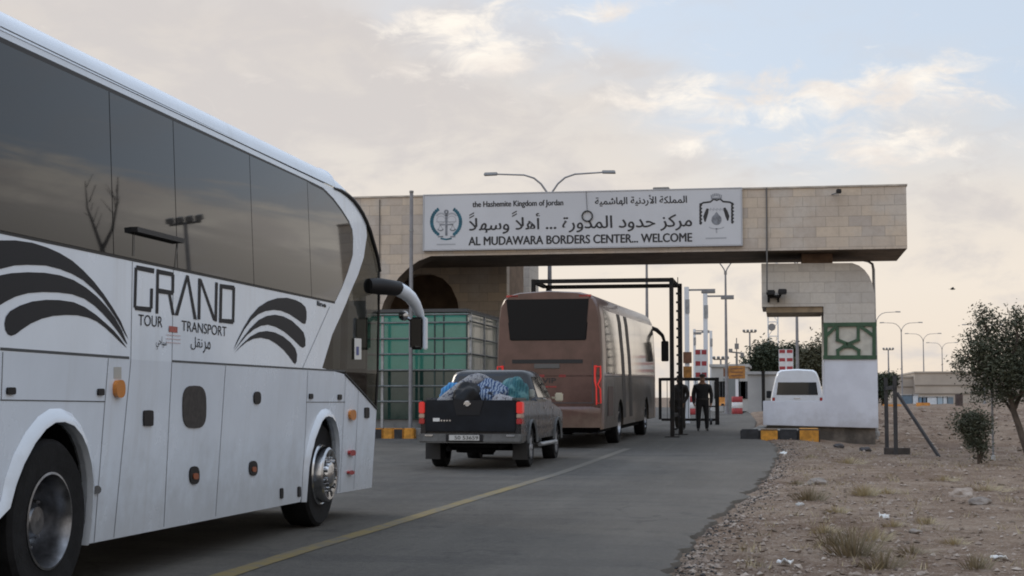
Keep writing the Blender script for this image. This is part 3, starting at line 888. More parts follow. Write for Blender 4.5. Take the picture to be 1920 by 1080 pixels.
outline = [(YR, zb)] + ra[:-1] + pp([(154, 1022)]) + pp([(563, 941)]) + fa[1:-1] + pp([(626, 926), (697, 914), (706, 768), (647, 702)]) + pp(band_r[::-1])[0:] + pp(seal[:7][::-1]) + [(YR, zcant)]
m_whites = [m_white, m_dark]
mb = MB()
flank_poly(mb, outline, 0.0, 0, .05)
# the far flank, rear wall, floor, ceiling and the dark wells behind the wheels
XL = XC - CWID
yf = SB(697, 914).y
mb.box((XL, YR, zb), (XL + .04, yf - .1, zcant)); mb.box((XL + .05, YR, zb), (XC - .08, YR + .05, zcant))
mb.build('body', m_whites, coach, rec=False)
mb = MB()
mb.box((XL + .1, YR + .1, .30), (XC - .52, ycen - .8, 1.25)); mb.box((XL + .5, YR + .1, .42), (XC - .56, yf - .3, 1.30))
mb.box((XL + .06, YR + .1, 1.301), (XC - .10, yf - .25, 1.33)); mb.box((XL + .1, ycen + .9, .33), (XC - .16, SB(585, 900).y - .85, 1.2))
mb.box((XL + .06, YR + .1, 1.34), (XC - .12, SB(640, 600).y - .6, zcant - .1))        # unlit saloon behind the tinted glass
mb.build('underframe', m_dark, coach)
# roof
RT = [(0, 0), (.012, .05), (.035, .10), (.085, .15), (.17, .19), (.34, .225), (.7, .25), (1.26, .26)]
RT = RT + [(CWID - a, h) for a, h in RT[:-1]][::-1]
yre = SB(628, 345).y
mb = MB(); rows = []
nR = 24
for k in range(nR + 1):
    Y = YR + (yre - YR) * k / nR
    rows.append([(flank_x(zcant) + .004 - a * (CWID - .11) / CWID, Y, zcant - .008 + h) for a, h in RT])
mb.grid(rows); mb.build('roof', m_white, coach, smooth=50)
# windscreen shell: lofted from the roof end down the corner seal
shell = [(v.y, v.z) for v in (SB(*q) for q in seal + [(712, 560), (711, 640), (709, 720), (706, 768)])]
low = [(v.y, v.z) for v in (SB(*q) for q in ((706, 768), (703, 820), (700, 870), (697, 914)))]


def shell_rows(pts, w0):
    out = []
    for i, (Y, z) in enumerate(pts):
        w = max(0.0, w0 - i / 6.0); row = []
        for a, h in RT:
            t_ = a / CWID; X = flank_x(z) - a * (CWID - 2 * (XC - flank_x(z))) / CWID
            row.append((X, Y + .38 * (math.sin(math.pi * t_) ** .6) * min(1, .25 + i / 8), z + h * w))
        out.append(row)
    return out


m_clear = glass('windscreen_glass', (.62, .64, .62))
m_door = glass('door_glass', (.30, .30, .285))
mb = MB(); rows = shell_rows(shell, 1.0); mb.grid(rows[2:])
mb.build('windscreen', m_clear, coach, smooth=50)
mb = MB(); top = [[(flank_x(zcant) + .004 - a * (CWID - .11) / CWID, yre, zcant + .004 + h) for a, h in RT]] + rows[:3]
mb.grid(top); mb.build('roof_cap', m_white, coach, smooth=60)
mb = MB(); mb.grid(shell_rows(low, 0.0)); mb.build('front_panel', m_white, coach, smooth=50)
# black seal down the windscreen corner, door surround
mb = MB()
sp_ = [SB(*q, .004) for q in seal]; mb.tube(sp_, [.012, .018, .022, .024, .025, .026, .026, .025, .024, .022, .02, .018], 8)
mb.tube([SB(*q, -.01) for q in ((712, 509), (712, 560), (711, 640), (709, 720), (706, 766))], .016, 6)
mb.tube([SB(*q, .002) for q in ((646, 701), (676, 733), (706, 767))], .012, 6)
mb.build('windscreen_seal', m_black, coach, smooth=60)
dg_ = pp(band_r + [(647, 702), (706, 767), (711, 640), (712, 560), (712, 509), (709, 490), (705, 473), (699, 453), (693, 433), (689, 423)])
mb = MB(); flank_poly(mb, dg_, -.012); mb.build('door_glass', m_door, coach, rec=False)
# what is seen through it: door frame bar, dash, driver's seat, notice, blind
mb = MB()
d0, d1 = SB(662, 575), SB(668, 715)
mb.bar((XC - .07, d0.y - .05, d0.z + .15), (XC - .09, d0.y - .05, d1.z - .1), .06)
mb.box((XL + .2, yf - .75, .95), (XC - .20, yf - .12, 1.42)); mb.box((XL + .1, SB(620, 640).y - .1, 1.0), (XC - .12, SB(620, 640).y + .05, SB(638, 590).z))
mb.box((XC - .75, SB(640, 640).y + .1, 1.0), (XC - .3, SB(640, 640).y + .5, 1.75), None)
mb.box((XC - 1.3, yf - .10, 1.0), (XC - .13, yf - .06, SB(690, 585).z))
mb.build('cab_interior', m_blackpl, coach)
mb = MB(); q0, q1 = SB(663, 633), SB(676, 673)
flank_poly(mb, pp([(664, 634), (677, 635), (677, 674), (664, 674)]), .004); mb.build('paper_notice', m_paper, coach, rec=False)
mb = MB(); flank_poly(mb, pp([(667, 650), (672, 650), (672, 666), (667, 666)]), .0065); mb.build('notice_print', mat('blue_print', (.10, .11, .24), .8), coach, rec=False)
mb = MB(); b0 = SB(680, 575); mb.box((XC - .50, yf - .16, SB(690, 690).z), (XC - .13, yf - .14, SB(690, 560).z)); mb.build('sun_blind', mat('cream_blind', (.42, .41, .35), .8), coach)
# side glazing
gas = [(60, 70), (120, 100), (170, 150), (215, 210), (250, 265), (268, 310), (272, 350), (270, 430), (245, 510), (215, 590), (180, 668)]
gas = [(560 + a * .3704, 320 + c * .3704) for a, c in gas]
zgt = (SB(199, 169).z + SB(459, 289).z) / 2; zgb = (SB(100, 449).z + SB(500, 541).z) / 2
gtop = pp([(560 + 0 * .37, 335)])[0]
gy = pp(gas)
gy[-1] = (gy[-1][0], zgb)
seams = [SB(210, 420).y, SB(329, 420).y, SB(471, 420).y, SB(578, 420).y]
edges = [YR + .25, YR + 1.9] + seams
edges = [e for e in edges]
gw = .006
for k, (a, c) in enumerate(zip(edges, edges[1:] + [None])):
    mb = MB()
    if c is not None: pts = [(a + gw, zgb), (c - gw, zgb), (c - gw, zgt), (a + gw, zgt)]
    else: pts = [(a + gw, zgb)] + gy[::-1] + [(a + gw, zgt)]
    flank_poly(mb, pts, .006, 0, .004); mb.build('window', m_glass, coach, rec=False)
mb = MB(); flank_poly(mb, [(YR + .2, zgb - .02), (gy[-1][0] + .02, zgb - .02)] + [(p[0] + .030, p[1] + .030 * min(1, max(0, (p[1] - 2.6) / .5))) for p in gy[::-1]] + [(YR + .2, zgt + .045)], .002)
mb.build('window_gasket', m_black, coach, rec=False)
mb = MB()                                              # emergency hatch bar in the glass and its joints
mb.bar(SB(244, 430, .03), SB(333, 452, .03), .05, .035); mb.build('hatch_bar', m_black, coach)
mb = MB()


def seamline(a, b2, w=.008, mi=0):
    p, q = SB(*a), SB(*b2)
    for i in range(8):
        u, v = p.lerp(q, i / 8), p.lerp(q, (i + 1) / 8)
        u, v = at_flank(u.y, u.z, .002), at_flank(v.y, v.z, .002)
        d = (v - u); n_ = Vector((0, -d.z, d.y)).normalized() * w / 2
        mb.face([u - n_, v - n_, v + n_, u + n_], mi)


seamline((0, 654), (242, 671), .018); seamline((322, 677), (647, 696), .016)
for a, b2 in (((248, 483), (243, 700)), ((243, 700), (213, 1008)), ((325, 505), (322, 680)), ((322, 680), (307, 988)), ((203, 672), (196, 760)), ((196, 760), (176, 1017)), ((423, 685), (404, 968)),
              ((577, 695), (573, 800)), ((573, 800), (565, 935)), ((0, 750), (197, 753)), ((574, 754), (647, 754)), ((648, 702), (645, 760)), ((645, 760), (637, 922)), ((672, 730), (669, 800)), ((669, 800), (663, 918)),
              ((5, 660), (2, 750)), ((0, 49.5), (623, 349.5)), ((618, 575), (567, 690))): seamline(a, b2, .007)
mb.build('panel_joints', m_seam, coach, rec=False)
mb = MB()
for a, b2 in (((249, 434), (248, 480)), ((331, 455), (326, 503))):
    p, q = SB(*a, .0115), SB(*b2, .0115); mb.face([p + Vector((0, -.006, 0)), p + Vector((0, .006, 0)), q + Vector((0, .006, 0)), q + Vector((0, -.006, 0))])
mb.build('hatch_joint', m_black, coach, rec=False)


# flared arch lips
def lip(arc, w):
    o = []
    cy = sum(p[0] for p in arc) / len(arc); cz = min(p[1] for p in arc)
    for i, p in enumerate(arc):
        a_, b_ = arc[max(i - 1, 0)], arc[min(i + 1, len(arc) - 1)]
        d = Vector((b_[0] - a_[0], b_[1] - a_[1])).normalized(); n_ = Vector((-d.y, d.x))
        if n_.dot(Vector((p[0] - cy, p[1] - cz))) < 0: n_ = -n_
        ww = w * (.35 + .65 * max(0, min(1, (p[1] - cz) / .6)))
        o.append((p[0] + n_.x * ww, p[1] + n_.y * ww))
    m_ = MB()
    m_.grid([[at_flank(*p, .001) for p in o], [at_flank(p[0] * .4 + q[0] * .6, p[1] * .4 + q[1] * .6, .040) for p, q in zip(o, arc)], [at_flank(*p, .045) for p in arc], [at_flank(*p, -.035) for p in arc]])
    o_ = m_.build('wheel_arch', m_white, coach, smooth=50, rec=False)
    m_ = MB(); m_.grid([[at_flank(*p, -.036) for p in arc], [at_flank(*p, -.56) for p in arc]]); m_.build('wheel_liner', m_dark, o_, rec=False)
    return o_


lip(ra[1:], .085); lip(fa, .075)


# wheels
def wheel(c, r, w, parent, kind, side=1, steer=0.0):
    """c = centre of the outer face; the axle runs along X"""
    m_ = MB(); rim = r * .56
    m_.lathe([(-w, rim), (-w, r * .93), (-w + .03, r * .985), (-w * .5, r), (-.03, r * .985), (-.004, r * .93), (0, r * .80), (-.012, r * .68), (-.008, rim * 1.06), (-.03, rim)], c, 'X', 48, sign=side, cap=False)
    t_ = m_.build('wheel', m_tyre, parent, smooth=35)
    m_ = MB()
    if kind == 'rear':      # deep dished steel rim
        m_.lathe([(-.004, rim * 1.05), (0, rim * 1.0), (-.03, rim * .95), (-.10, rim * .90), (-.20, rim * .88), (-.235, rim * .80), (-.215, rim * .55), (-.17, rim * .42), (-.12, rim * .38), (-.09, rim * .30), (-.085, .001)], c, 'X', 48, sign=side, cap=False)
        ro = m_.build('rim', m_steel, t_, smooth=40)
        m_ = MB()
        for k in range(8):
            a = 2 * math.pi * (k + .5) / 8
            m_.lathe([(-.26, .034), (-.222, .034), (-.2215, .001)], Vector(c) + Vector((0, math.cos(a) * rim * .69, math.sin(a) * rim * .69)), 'X', 12, sign=side)
        m_.build('hand_holes', m_black, ro)
        m_ = MB()
        for k in range(10):
            a = 2 * math.pi * k / 10
            m_.lathe([(-.2, .018), (-.165, .017), (-.15, .010), (-.148, .001)], Vector(c) + Vector((0, math.cos(a) * rim * .62, math.sin(a) * rim * .62)), 'X', 8, sign=side)
        m_.build('wheel_nuts', m_steel, ro)
    elif kind == 'front':   # convex chromed cover
        m_.lathe([(-.01, rim * 1.06), (.005, rim * 1.02), (.0, rim * .98), (.05, rim * .95), (.075, rim * .93), (.09, rim * .86), (.08, rim * .60), (.06, rim * .46), (.10, rim * .42), (.115, rim * .30), (.12, .001)], c, 'X', 48, sign=side, cap=False)
        ro = m_.build('rim', m_chrome, t_, smooth=35)
        m_ = MB()
        for k in range(10):
            a = 2 * math.pi * k / 10
            m_.lathe([(.06, .030), (.0880, .030), (.0885, .001)], Vector(c) + Vector((0, math.cos(a) * rim * .73, math.sin(a) * rim * .73)), 'X', 12, sign=side)
        m_.build('vent_hole', m_black, ro)
        m_ = MB()
        for k in range(10):
            a = 2 * math.pi * (k + .5) / 10
            m_.lathe([(.05, .016), (.105, .014), (.11, .001)], Vector(c) + Vector((0, math.cos(a) * rim * .55, math.sin(a) * rim * .55)), 'X', 8, sign=side)
        m_.build('wheel_nuts', m_chrome, ro)
    else:                   # alloy
        m_.lathe([(-.002, rim * 1.08), (.0, rim * 1.0), (-.03, rim * .93), (-.06, rim * .88), (-.07, .001)], c, 'X', 32, sign=side, cap=False)
        ro = m_.build('rim', mat('dark_rim_well', (.06, .06, .065), .5, .6), t_, smooth=40)
        m_ = MB()
        for k in range(6):
            a = 2 * math.pi * k / 6
            u, v = math.cos(a), math.sin(a); q = Vector((0, u, v)); n_ = Vector((0, -v, u))
            C0 = Vector(c) + Vector((-.035 * side, 0, 0))
            A_ = [C0 + n_ * .03, C0 - n_ * .03, C0 + q * rim * .98 - n_ * .045, C0 + q * rim * .98 + n_ * .045]
            m_.prism(A_, [p + Vector((.03 * side, 0, 0)) for p in A_])
        m_.lathe([(-.04, .06), (.002, .055), (.008, .001)], c, 'X', 16, sign=side)
        m_.build('spokes', mat('alloy', (.42, .43, .45), .35, .7), ro)
    return t_


rw = Vector((XC - .035, ycen, .515))
wheel(rw, .515, .30, coach, 'rear'); wheel((XC - .40, ycen, .515), .512, .28, coach, 'rear'); wheel((XL + .04, ycen, .515), .515, .30, coach, 'rear', -1)
yfc = onX(603, 893, XC - .09).y
wheel((XC - .09, yfc, .515), .515, .30, coach, 'front'); wheel((XL + .06, yfc, .515), .515, .30, coach, 'front', -1)

# decals
K3 = lambda q: [(a * .2593, 420 + c * .2593) for a, c in q]
K4 = lambda q: [(420 + a * .2222, 480 + c * .2222) for a, c in q]
SW = [K3(((-260, 200), (-130, 140), (0, 118), (110, 118), (230, 135), (340, 170), (430, 210), (520, 265), (600, 335), (680, 420), (750, 510), (810, 600), (870, 700), (927, 835), (905, 800), (850, 700), (790, 610), (740, 540), (680, 475), (600, 405), (520, 360), (430, 325), (330, 300), (200, 295), (100, 300), (0, 325), (-100, 365), (-230, 440), (-290, 420), (-300, 320))),
      K3(((-120, 420), (0, 370), (80, 355), (200, 348), (320, 352), (430, 370), (530, 405), (620, 460), (700, 525), (770, 600), (830, 680), (880, 770), (920, 872), (900, 850), (850, 775), (800, 712), (740, 645), (680, 588), (610, 540), (520, 508), (420, 495), (310, 492), (200, 500), (110, 525), (40, 560), (0, 585), (-110, 660), (-190, 670), (-220, 560))),
      K3(((30, 720), (40, 670), (70, 630), (140, 590), (230, 560), (330, 548), (430, 550), (530, 565), (610, 600), (690, 655), (760, 715), (820, 770), (870, 830), (917, 898), (870, 855), (820, 805), (760, 750), (700, 705), (640, 678), (560, 660), (470, 658), (380, 665), (300, 685), (220, 720), (160, 760), (110, 798), (80, 808), (55, 798), (36, 765))),
      K4(((78, 792), (110, 710), (160, 610), (220, 510), (290, 430), (370, 380), (450, 355), (530, 352), (600, 370), (650, 395), (685, 430), (695, 470), (695, 530), (685, 572), (665, 570), (610, 530), (550, 490), (480, 462), (420, 455), (350, 465), (290, 490), (230, 540), (170, 620), (120, 712))),
      K4(((82, 802), (150, 700), (220, 610), (290, 540), (360, 505), (430, 495), (500, 510), (570, 545), (630, 600), (670, 645), (685, 700), (685, 760), (665, 775), (640, 760), (580, 700), (510, 640), (440, 600), (370, 580), (310, 590), (250, 620), (190, 670), (130, 742))),
      K4(((82, 822), (150, 745), (220, 680), (290, 642), (360, 632), (430, 645), (500, 680), (560, 730), (600, 780), (615, 830), (612, 890), (600, 912), (585, 900), (550, 850), (500, 790), (440, 740), (380, 705), (310, 690), (250, 698), (190, 725), (130, 775)))]
for q in SW:
    mb = MB(); flank_poly(mb, pp(q), .003); mb.build('swoosh', m_decal, coach, rec=False)
GL = [((985, 298), (1115, 322), (1112, 358), (980, 330)), ((972, 312), (991, 320), (983, 600), (964, 600)), ((964, 590), (1095, 602), (1088, 638), (978, 622)), ((1085, 465), (1104, 467), (1101, 612), (1082, 610)),
      ((1130, 325), (1149, 328), (1143, 648), (1123, 648)), ((1148, 329), (1250, 350), (1256, 382), (1148, 362)), ((1240, 354), (1259, 368), (1256, 500), (1238, 500)), ((1145, 465), (1250, 484), (1246, 514), (1145, 500)), ((1214, 508), (1234, 512), (1262, 660), (1241, 656)),
      ((1345, 368), (1363, 374), (1286, 662), (1262, 660)), ((1345, 368), (1363, 374), (1421, 692), (1400, 688)),
      ((1432, 392), (1451, 396), (1446, 690), (1427, 690)), ((1436, 393), (1456, 400), (1562, 702), (1540, 697)), ((1555, 420), (1574, 424), (1567, 706), (1549, 702)),
      ((1588, 432), (1607, 437), (1601, 716), (1582, 712)), ((1600, 434), (1690, 446), (1697, 480), (1600, 465)), ((1680, 448), (1699, 460), (1693, 712), (1676, 710)), ((1590, 684), (1688, 690), (1684, 724), (1590, 712))]
mb = MB()
for i, q in enumerate(GL): flank_poly(mb, pp(K3(q)), .003 + .0004 * (i % 4))


def fl_text(mb, body, a, b2, h, mi=0, bold=0.0):
    """baseline from pixel a to pixel b2, letter height h metres"""
    p, q = SB(*a), SB(*b2); me = text_mesh(body, bold)
    xs_ = [v.co.x for v in me.vertices]; ys_ = [v.co.y for v in me.vertices]
    x0, x1_, y0, y1 = min(xs_), max(xs_), min(ys_), max(ys_)
    mb.mesh(me, lambda c: at_flank(p.y + (c.x - x0) / (x1_ - x0) * (q.y - p.y), p.z + (c.x - x0) / (x1_ - x0) * (q.z - p.z) + (c.y - y0) / (y1 - y0) * h, .0035), mi)


h1 = SB(270, 590).z - SB(270, 611).z
fl_text(mb, 'TOUR', (259, 610), (304, 614), h1); fl_text(mb, 'TRANSPORT', (340, 620), (424, 631), h1)
for k, (w_, a) in enumerate(((arabic('سياحي'), (292, 655)), (arabic('نقل'), (357, 655)), (arabic('مر'), (380, 662)))):
    fl_text(mb, w_, a, (a[0] + (20, 22, 14)[k], a[1] + 3), .10)
fl_text(mb, 'line', (594, 573), (611, 577), .05, 0, .03)
mb.build('lettering', m_decal, coach, rec=False)
mb = MB(); flank_poly(mb, pp([(316, 611), (332, 613), (332, 624), (316, 622)]), .0045); mb.build('red_sticker', mat('faded_red_sticker', (.34, .09, .07), .6, var=.3, scale=40), coach, rec=False)
mb = MB()
for k in range(3): flank_poly(mb, pp([(311, 627 + 7 * k), (338, 629 + 7 * k), (338, 630.5 + 7 * k), (311, 628.5 + 7 * k)]), .0042)
mb.build('sticker_smudge', mat('pink_smudge', (.52, .42, .44), .7), coach, rec=False)


# small fittings: (outline pixels, material, proud)
def fit(name, pts, m_, proud=.012, mi=None):
    m2 = MB(); flank_poly(m2, pp(pts), proud, 0, proud + .02); return m2.build(name, m_, coach, rec=False)


def oval(cx, cy, rx, ry, n=16, p=3.0):
    o = []
    for k in range(n):
        t_ = 2 * math.pi * k / n; c_, s_ = math.cos(t_), math.sin(t_)
        o.append((cx + rx * math.copysign(abs(c_) ** (2 / p), c_), cy + ry * math.copysign(abs(s_) ** (2 / p), s_)))
    return o


fit('vent_grille', oval(363.5, 763, 22, 40, 24, 3.2), mat('dark_grille', (.035, .03, .028), .7, var=.4, scale=30), .008)
for c_, rx, ry in (((19, 733), 8, 7), ((187.5, 735), 6, 6.5), ((582, 743), 3.5, 5), ((636, 744.5), 3.5, 5)): fit('flap_latch', oval(*c_, rx, ry, 12, 5), m_blackpl)
for c_, rx, ry in (((276.5, 784), 9, 15), ((687, 774), 4.2, 10)): fit('door_lock', oval(*c_, rx, ry, 12, 7), m_blackpl)
for c_, rx, ry in (((481, 746), 6.5, 12), ((363, 891), 9, 17), ((473.5, 878), 7.5, 14)):
    o = fit('flush_handle', oval(*c_, rx, ry, 16, 2.6), m_blackpl)
for c_, rx, ry in (((364, 893), 5, 6), ((474, 880), 4, 5)):
    fit('marker_lamp', oval(*c_, rx, ry, 12), mat('dull_orange_lens', (.28, .07, .02), .3, coat=.4), .018)
fit('side_indicator', oval(219.5, 729, 8.5, 17, 16, 2.5), m_amber, .03); fit('side_indicator', oval(658, 778, 5.5, 10, 14, 2.5), m_amber, .03)
fit('marker_lamp', oval(657, 849, 5.5, 5.5, 12), m_redlens, .03); fit('marker_lamp', oval(655, 886, 5, 4, 12), m_redlens, .03)
fit('towing_eye_cap', oval(179, 918, 7.5, 8, 14, 2), m_chrome, .014)
fit('paper_notice', [(213, 688), (227, 688), (227, 710), (213, 710)], mat('grey_sticker', (.40, .40, .38), .7), .003)
for a in ((527, 925), (560, 922)): fit('flap_hinge', oval(*a, 2.6, 10, 8, 6), m_blackpl)
# mirror on its curved arm
mir = XC + .02
mb = MB()
q = [onX(px, py, XC + o) for px, py, o in ((690, 536, -.05), (712, 537, .05), (730, 539, .14), (746, 541, .2))]
mb.tube(q, [.085, .095, .09, .085], 12); mb.build('mirror_bracket', m_blackpl, coach, smooth=50)
mb = MB()
q = [onX(px, py, XC + o) for px, py, o in ((745, 541, .2), (758, 548, .24), (770, 558, .28), (779, 571, .31), (786, 586, .33), (790, 598, .34))]
mb.tube(q, [.083, .08, .074, .066, .056, .04], 14); mb.build('mirror_arm', m_white, coach, smooth=60)
c0, c1 = onX(768, 592, XC + .30), onX(799, 657, XC + .34)
mb = MB()
Ym = (c0.y + c1.y) / 2
mb.box((onY(769, 625, Ym).x, Ym - .04, c1.z), (onY(794, 625, Ym).x, Ym + .06, c0.z)); mb.build('mirror_head', m_blackpl, coach, bevel=.025, smooth=40)
mb = MB(); mb.box((onY(794, 625, Ym).x + .002, Ym - .05, c1.z - .0), (onY(799.5, 625, Ym).x, Ym + .08, c0.z)); mb.build('mirror_shell', m_white, coach, bevel=.012)
mb = MB(); a, b2 = onY(771, 598, Ym - .042), onY(790, 651, Ym - .042); mb.box((a.x, Ym - .046, b2.z), (b2.x, Ym - .0415, a.z)); mb.build('mirror_glass', mat('mirror_silver', (.20, .20, .20), .05, 1.0), coach)
mb = MB(); mb.lathe([(-.05, .02), (-.04, .055), (.02, .06), (.06, .04), (.07, .001)], onY(757, 592, Ym), 'Y', 14); mb.tube([onY(757, 592, Ym), onY(770, 600, Ym)], .02, 6); mb.build('spot_mirror', m_chrome, coach, smooth=50)

# ================================================================== PICKUP
m_pk = mat('dark_grey_car_paint', (.008, .009, .012), .28, .1, coat=.34, spec=.3, var=.15, scale=2, dirt=.08)
m_pkb = mat('grey_bumper', (.07, .07, .068), .35, .6, var=.25, scale=5)
m_cglass = mat('car_glass', (.010, .012, .013), .04)
pb = onY(880, 833, 26.7)
truck = thing('pickup_truck', 'dark grey double cab pickup loaded with bundles, between the white coach and the brown coach', 'pickup', (pb.x, 26.7, gz(pb.x, 27)), local=True)


def arch_outline(y0, y1, zlow, tops, wheels_):
    """side outline: bottom edge with wheel openings, then the top points from front to rear"""
    o = [(y0, zlow)]
    for cy, cz, r in wheels_:
        a0 = math.asin(max(-1, min(1, (zlow - cz) / r)))
        for k in range(13):
            t_ = math.pi - a0 - (math.pi - 2 * a0) * k / 12
            o.append((cy + r * math.cos(t_), cz + r * math.sin(t_)))
    o.append((y1, zlow))
    return o + tops


WH = [(1.22, .37, .45), (4.42, .37, .45)]
so_ = arch_outline(.10, 5.15, .50, [(5.2, .72), (5.12, .98), (4.9, 1.06), (3.85, 1.17), (3.75, 1.22), (1.90, 1.24), (1.88, 1.21), (.10, 1.21)], WH)
mb = MB()
for s_ in (1, -1):
    prof = lambda z: .925 if z > .62 and z < 1.0 else .895 if z >= 1.0 else .905
    mb.prism([(s_ * prof(z), y, z) for y, z in so_], [(s_ * .80, y, z) for y, z in so_])
mb.box((-.80, 1.87, .5), (.80, 5.1, 1.02)); mb.box((-.80, 3.80, 1.0), (.80, 5.0, 1.10)); mb.box((-.80, .14, .58), (.80, 1.87, .76))
mb.box((-.80, 1.84, .6), (.80, 1.90, 1.22))
mb.build('body', m_pk, truck, bevel=.012, smooth=35)
mb = MB()
ring = lambda y0, y1, hw, z, r_=.10: [(-hw + r_, y0, z), (hw - r_, y0, z), (hw, y0 + r_, z), (hw, y1 - r_, z), (hw - r_, y1, z), (-hw + r_, y1, z), (-hw, y1 - r_, z), (-hw, y0 + r_, z)]
cabr = [ring(1.90, 3.98, .885, 1.20), ring(1.95, 3.86, .875, 1.27), ring(2.02, 3.45, .735, 1.68), ring(2.07, 3.32, .69, 1.745), ring(2.22, 3.15, .58, 1.785), ring(2.5, 2.9, .2, 1.795, .05)]
mb.grid(cabr, close=True); mb.face(cabr[-1]); mb.build('cab', m_pk, truck, smooth=50)
mb = MB(); mb.face([(-.68, 1.945 - .03, 1.28), (.68, 1.945 - .03, 1.28), (.60, 2.008 - .004, 1.67), (-.60, 2.008 - .004, 1.67)]); mb.build('rear_window', m_cglass, truck)
for s_ in (1, -1):
    for a, b2, c_, d_ in (((2.10, 1.27), (2.82, 1.27), (2.74, 1.66), (2.16, 1.66)), ((2.90, 1.27), (3.72, 1.27), (3.36, 1.66), (2.82, 1.66))):
        X = lambda z: s_ * (.882 - (z - 1.27) * .341)
        mb = MB(); mb.face([(X(z) + s_ * .004, y, z) for y, z in (a, b2, c_, d_)]); mb.build('side_window', m_cglass, truck)
    mb = MB()
    for y in (2.0, 2.86, 3.80): mb.box((s_ * .9255, y - .006, .56), (s_ * .927, y + .006, 1.2))
    mb.build('door_joint', m_black, truck)
    for y in (2.72, 3.58):
        mb = MB(); mb.box((s_ * .905, y - .09, 1.05), (s_ * .945, y + .09, 1.09)); mb.build('door_handle', m_chrome, truck, bevel=.01)
    mb = MB(); mb.tube([(s_ * .96, 1.85, .40), (s_ * .98, 2.0, .40), (s_ * .98, 3.75, .40), (s_ * .96, 3.9, .40)], .04, 8); mb.build('side_step', m_galv, truck, smooth=50)
    mb = MB(); mb.box((s_ * .90, 3.62, 1.24), (s_ * 1.0, 3.68, 1.28)); mb.box((s_ * .99, 3.60, 1.19), (s_ * 1.14, 3.70, 1.36)); mo = mb.build('side_mirror', mat('cream_mirror_shell', (.60, .56, .44), .3, .3), truck, bevel=.02)
    # wheel arch trims
    for cy, cz, r in WH:
        A0 = [(s_ * .93, cy + r * math.cos(t_), cz + r * math.sin(t_)) for t_ in [math.pi * (.05 + .9 * k / 16) for k in range(17)]]
        A1 = [(s_ * .955, cy + (r + .055) * math.cos(t_), cz + (r + .055) * math.sin(t_)) for t_ in [math.pi * (.05 + .9 * k / 16) for k in range(17)]]
        A2 = [(s_ * .90, y + 0, z) for _, y, z in A1]
        mb = MB(); mb.grid([A0, A1, A2]); mb.build('wheel_arch', mat('grey_arch_trim', (.10, .105, .11), .5), truck, smooth=50, rec=False)
        wheel(Vector((s_ * .90, cy, .37)), .37, .25, truck, 'alloy', s_)
    # tail lamps
    mb = MB(); mb.box((s_ * .825, .055, .985), (s_ * .926, .30, 1.19)); mb.build('tail_lamp', m_redlit, truck, bevel=.015)
    mb = MB(); mb.box((s_ * .825, .06, .905), (s_ * .926, .30, .98)); mb.build('indicator', mat('pale_amber_lens', (.40, .27, .20), .3, coat=.4), truck, bevel=.012)
    mb = MB(); mb.box((s_ * .825, .06, .80), (s_ * .926, .30, .90)); mb.build('reflector', m_redlens, truck, bevel=.012)
    mb = MB(); mb.box((s_ * .66, .62, .16), (s_ * .93, .635, .50)); mb.build('mudflap', m_black, truck)
mb = MB(); mb.box((-.812, .075, .665), (.812, .135, 1.22)); tg = mb.build('tailgate', mat('matt_tailgate_paint', (.010, .012, .016), .5, .0, spec=.15, var=.2, scale=3, coat=.08), truck, bevel=.014)
mb = MB(); mb.prism([(-.31, .073, 1.215), (.24, .073, 1.215), (.17, .073, .955), (-.25, .073, .955)], [(-.31, .060, 1.215), (.24, .060, 1.215), (.17, .066, .955), (-.25, .066, .955)]); mb.build('handle_panel', m_blackpl, tg, bevel=.006)
mb = MB(); mb.lathe([(0, .055), (-.012, .055), (-.014, .042), (-.006, .040)], (-.05, .058, 1.155), 'Y', 24); mb.box((-.115, .043, 1.143), (.015, .055, 1.167)); mb.build('badge', m_chrome, tg)
mb = MB(); mb.box((-.67, .066, .845), (-.55, .0735, .905)); mb.build('tailgate_sticker', m_paper, tg)
mb = MB()
for k in range(4): mb.box((-.53 + k * .05, .068, .848), (-.50 + k * .05, .0735, .872))
mb.build('model_letters', m_chrome, tg)
mb = MB(); mb.prism([(-.93, 0, .47), (.93, 0, .47), (.94, .03, .63), (-.94, .03, .63)], [(-.95, .34, .47), (.95, .34, .47), (.95, .34, .63), (-.95, .34, .63)]); bmp = mb.build('bumper', m_pkb, truck, bevel=.025, smooth=40)
mb = MB(); mb.box((-.42, -.012, .50), (.24, .02, .622)); mb.build('bumper_recess', m_blackpl, bmp)
mb = MB(); mb.box((-.36, -.020, .515), (.18, -.013, .61)); pl = mb.build('number_plate', mat('white_plate', (.46, .46, .44), .5), bmp)
mb = MB(); put_text(mb, '50 53659', flat(-.0225), -.26, .532, .16, .595, .015); mb.build('plate_digits', m_ink, pl, rec=False)
for a_ in (-.80, .66):
    mb = MB(); mb.box((a_, .0, .585), (a_ + .14, .02, .615)); mb.build('bumper_lamp', m_chrome, bmp)
mb = MB()
mb.box((-.45, .3, .38), (.45, 4.9, .58)); mb.lathe([(-.12, .34), (-.1, .36), (.1, .36), (.12, .34)], (-.05, .85, .40), 'Z', 24); mb.tube([(-.85, 1.22, .37), (.85, 1.22, .37)], .07, 10); mb.lathe([(-.12, .05), (-.1, .15), (.1, .15), (.12, .05)], (0.1, 1.22, .37), 'X', 14); mb.tube([(.5, .25, .40), (.5, 1.0, .42)], .045, 8); mb.tube([(-.42, .2, .36), (-.42, .6, .40)], .05, 8)
mb.build('chassis', m_dark, truck)
for a_ in (-.815, .73):
    mb = MB(); mb.box((a_, .14, 1.212), (a_ + .085, 1.84, 1.26)); mb.build('bed_rail', mat('dull_rail', (.05, .05, .05), .5), truck, bevel=.01)
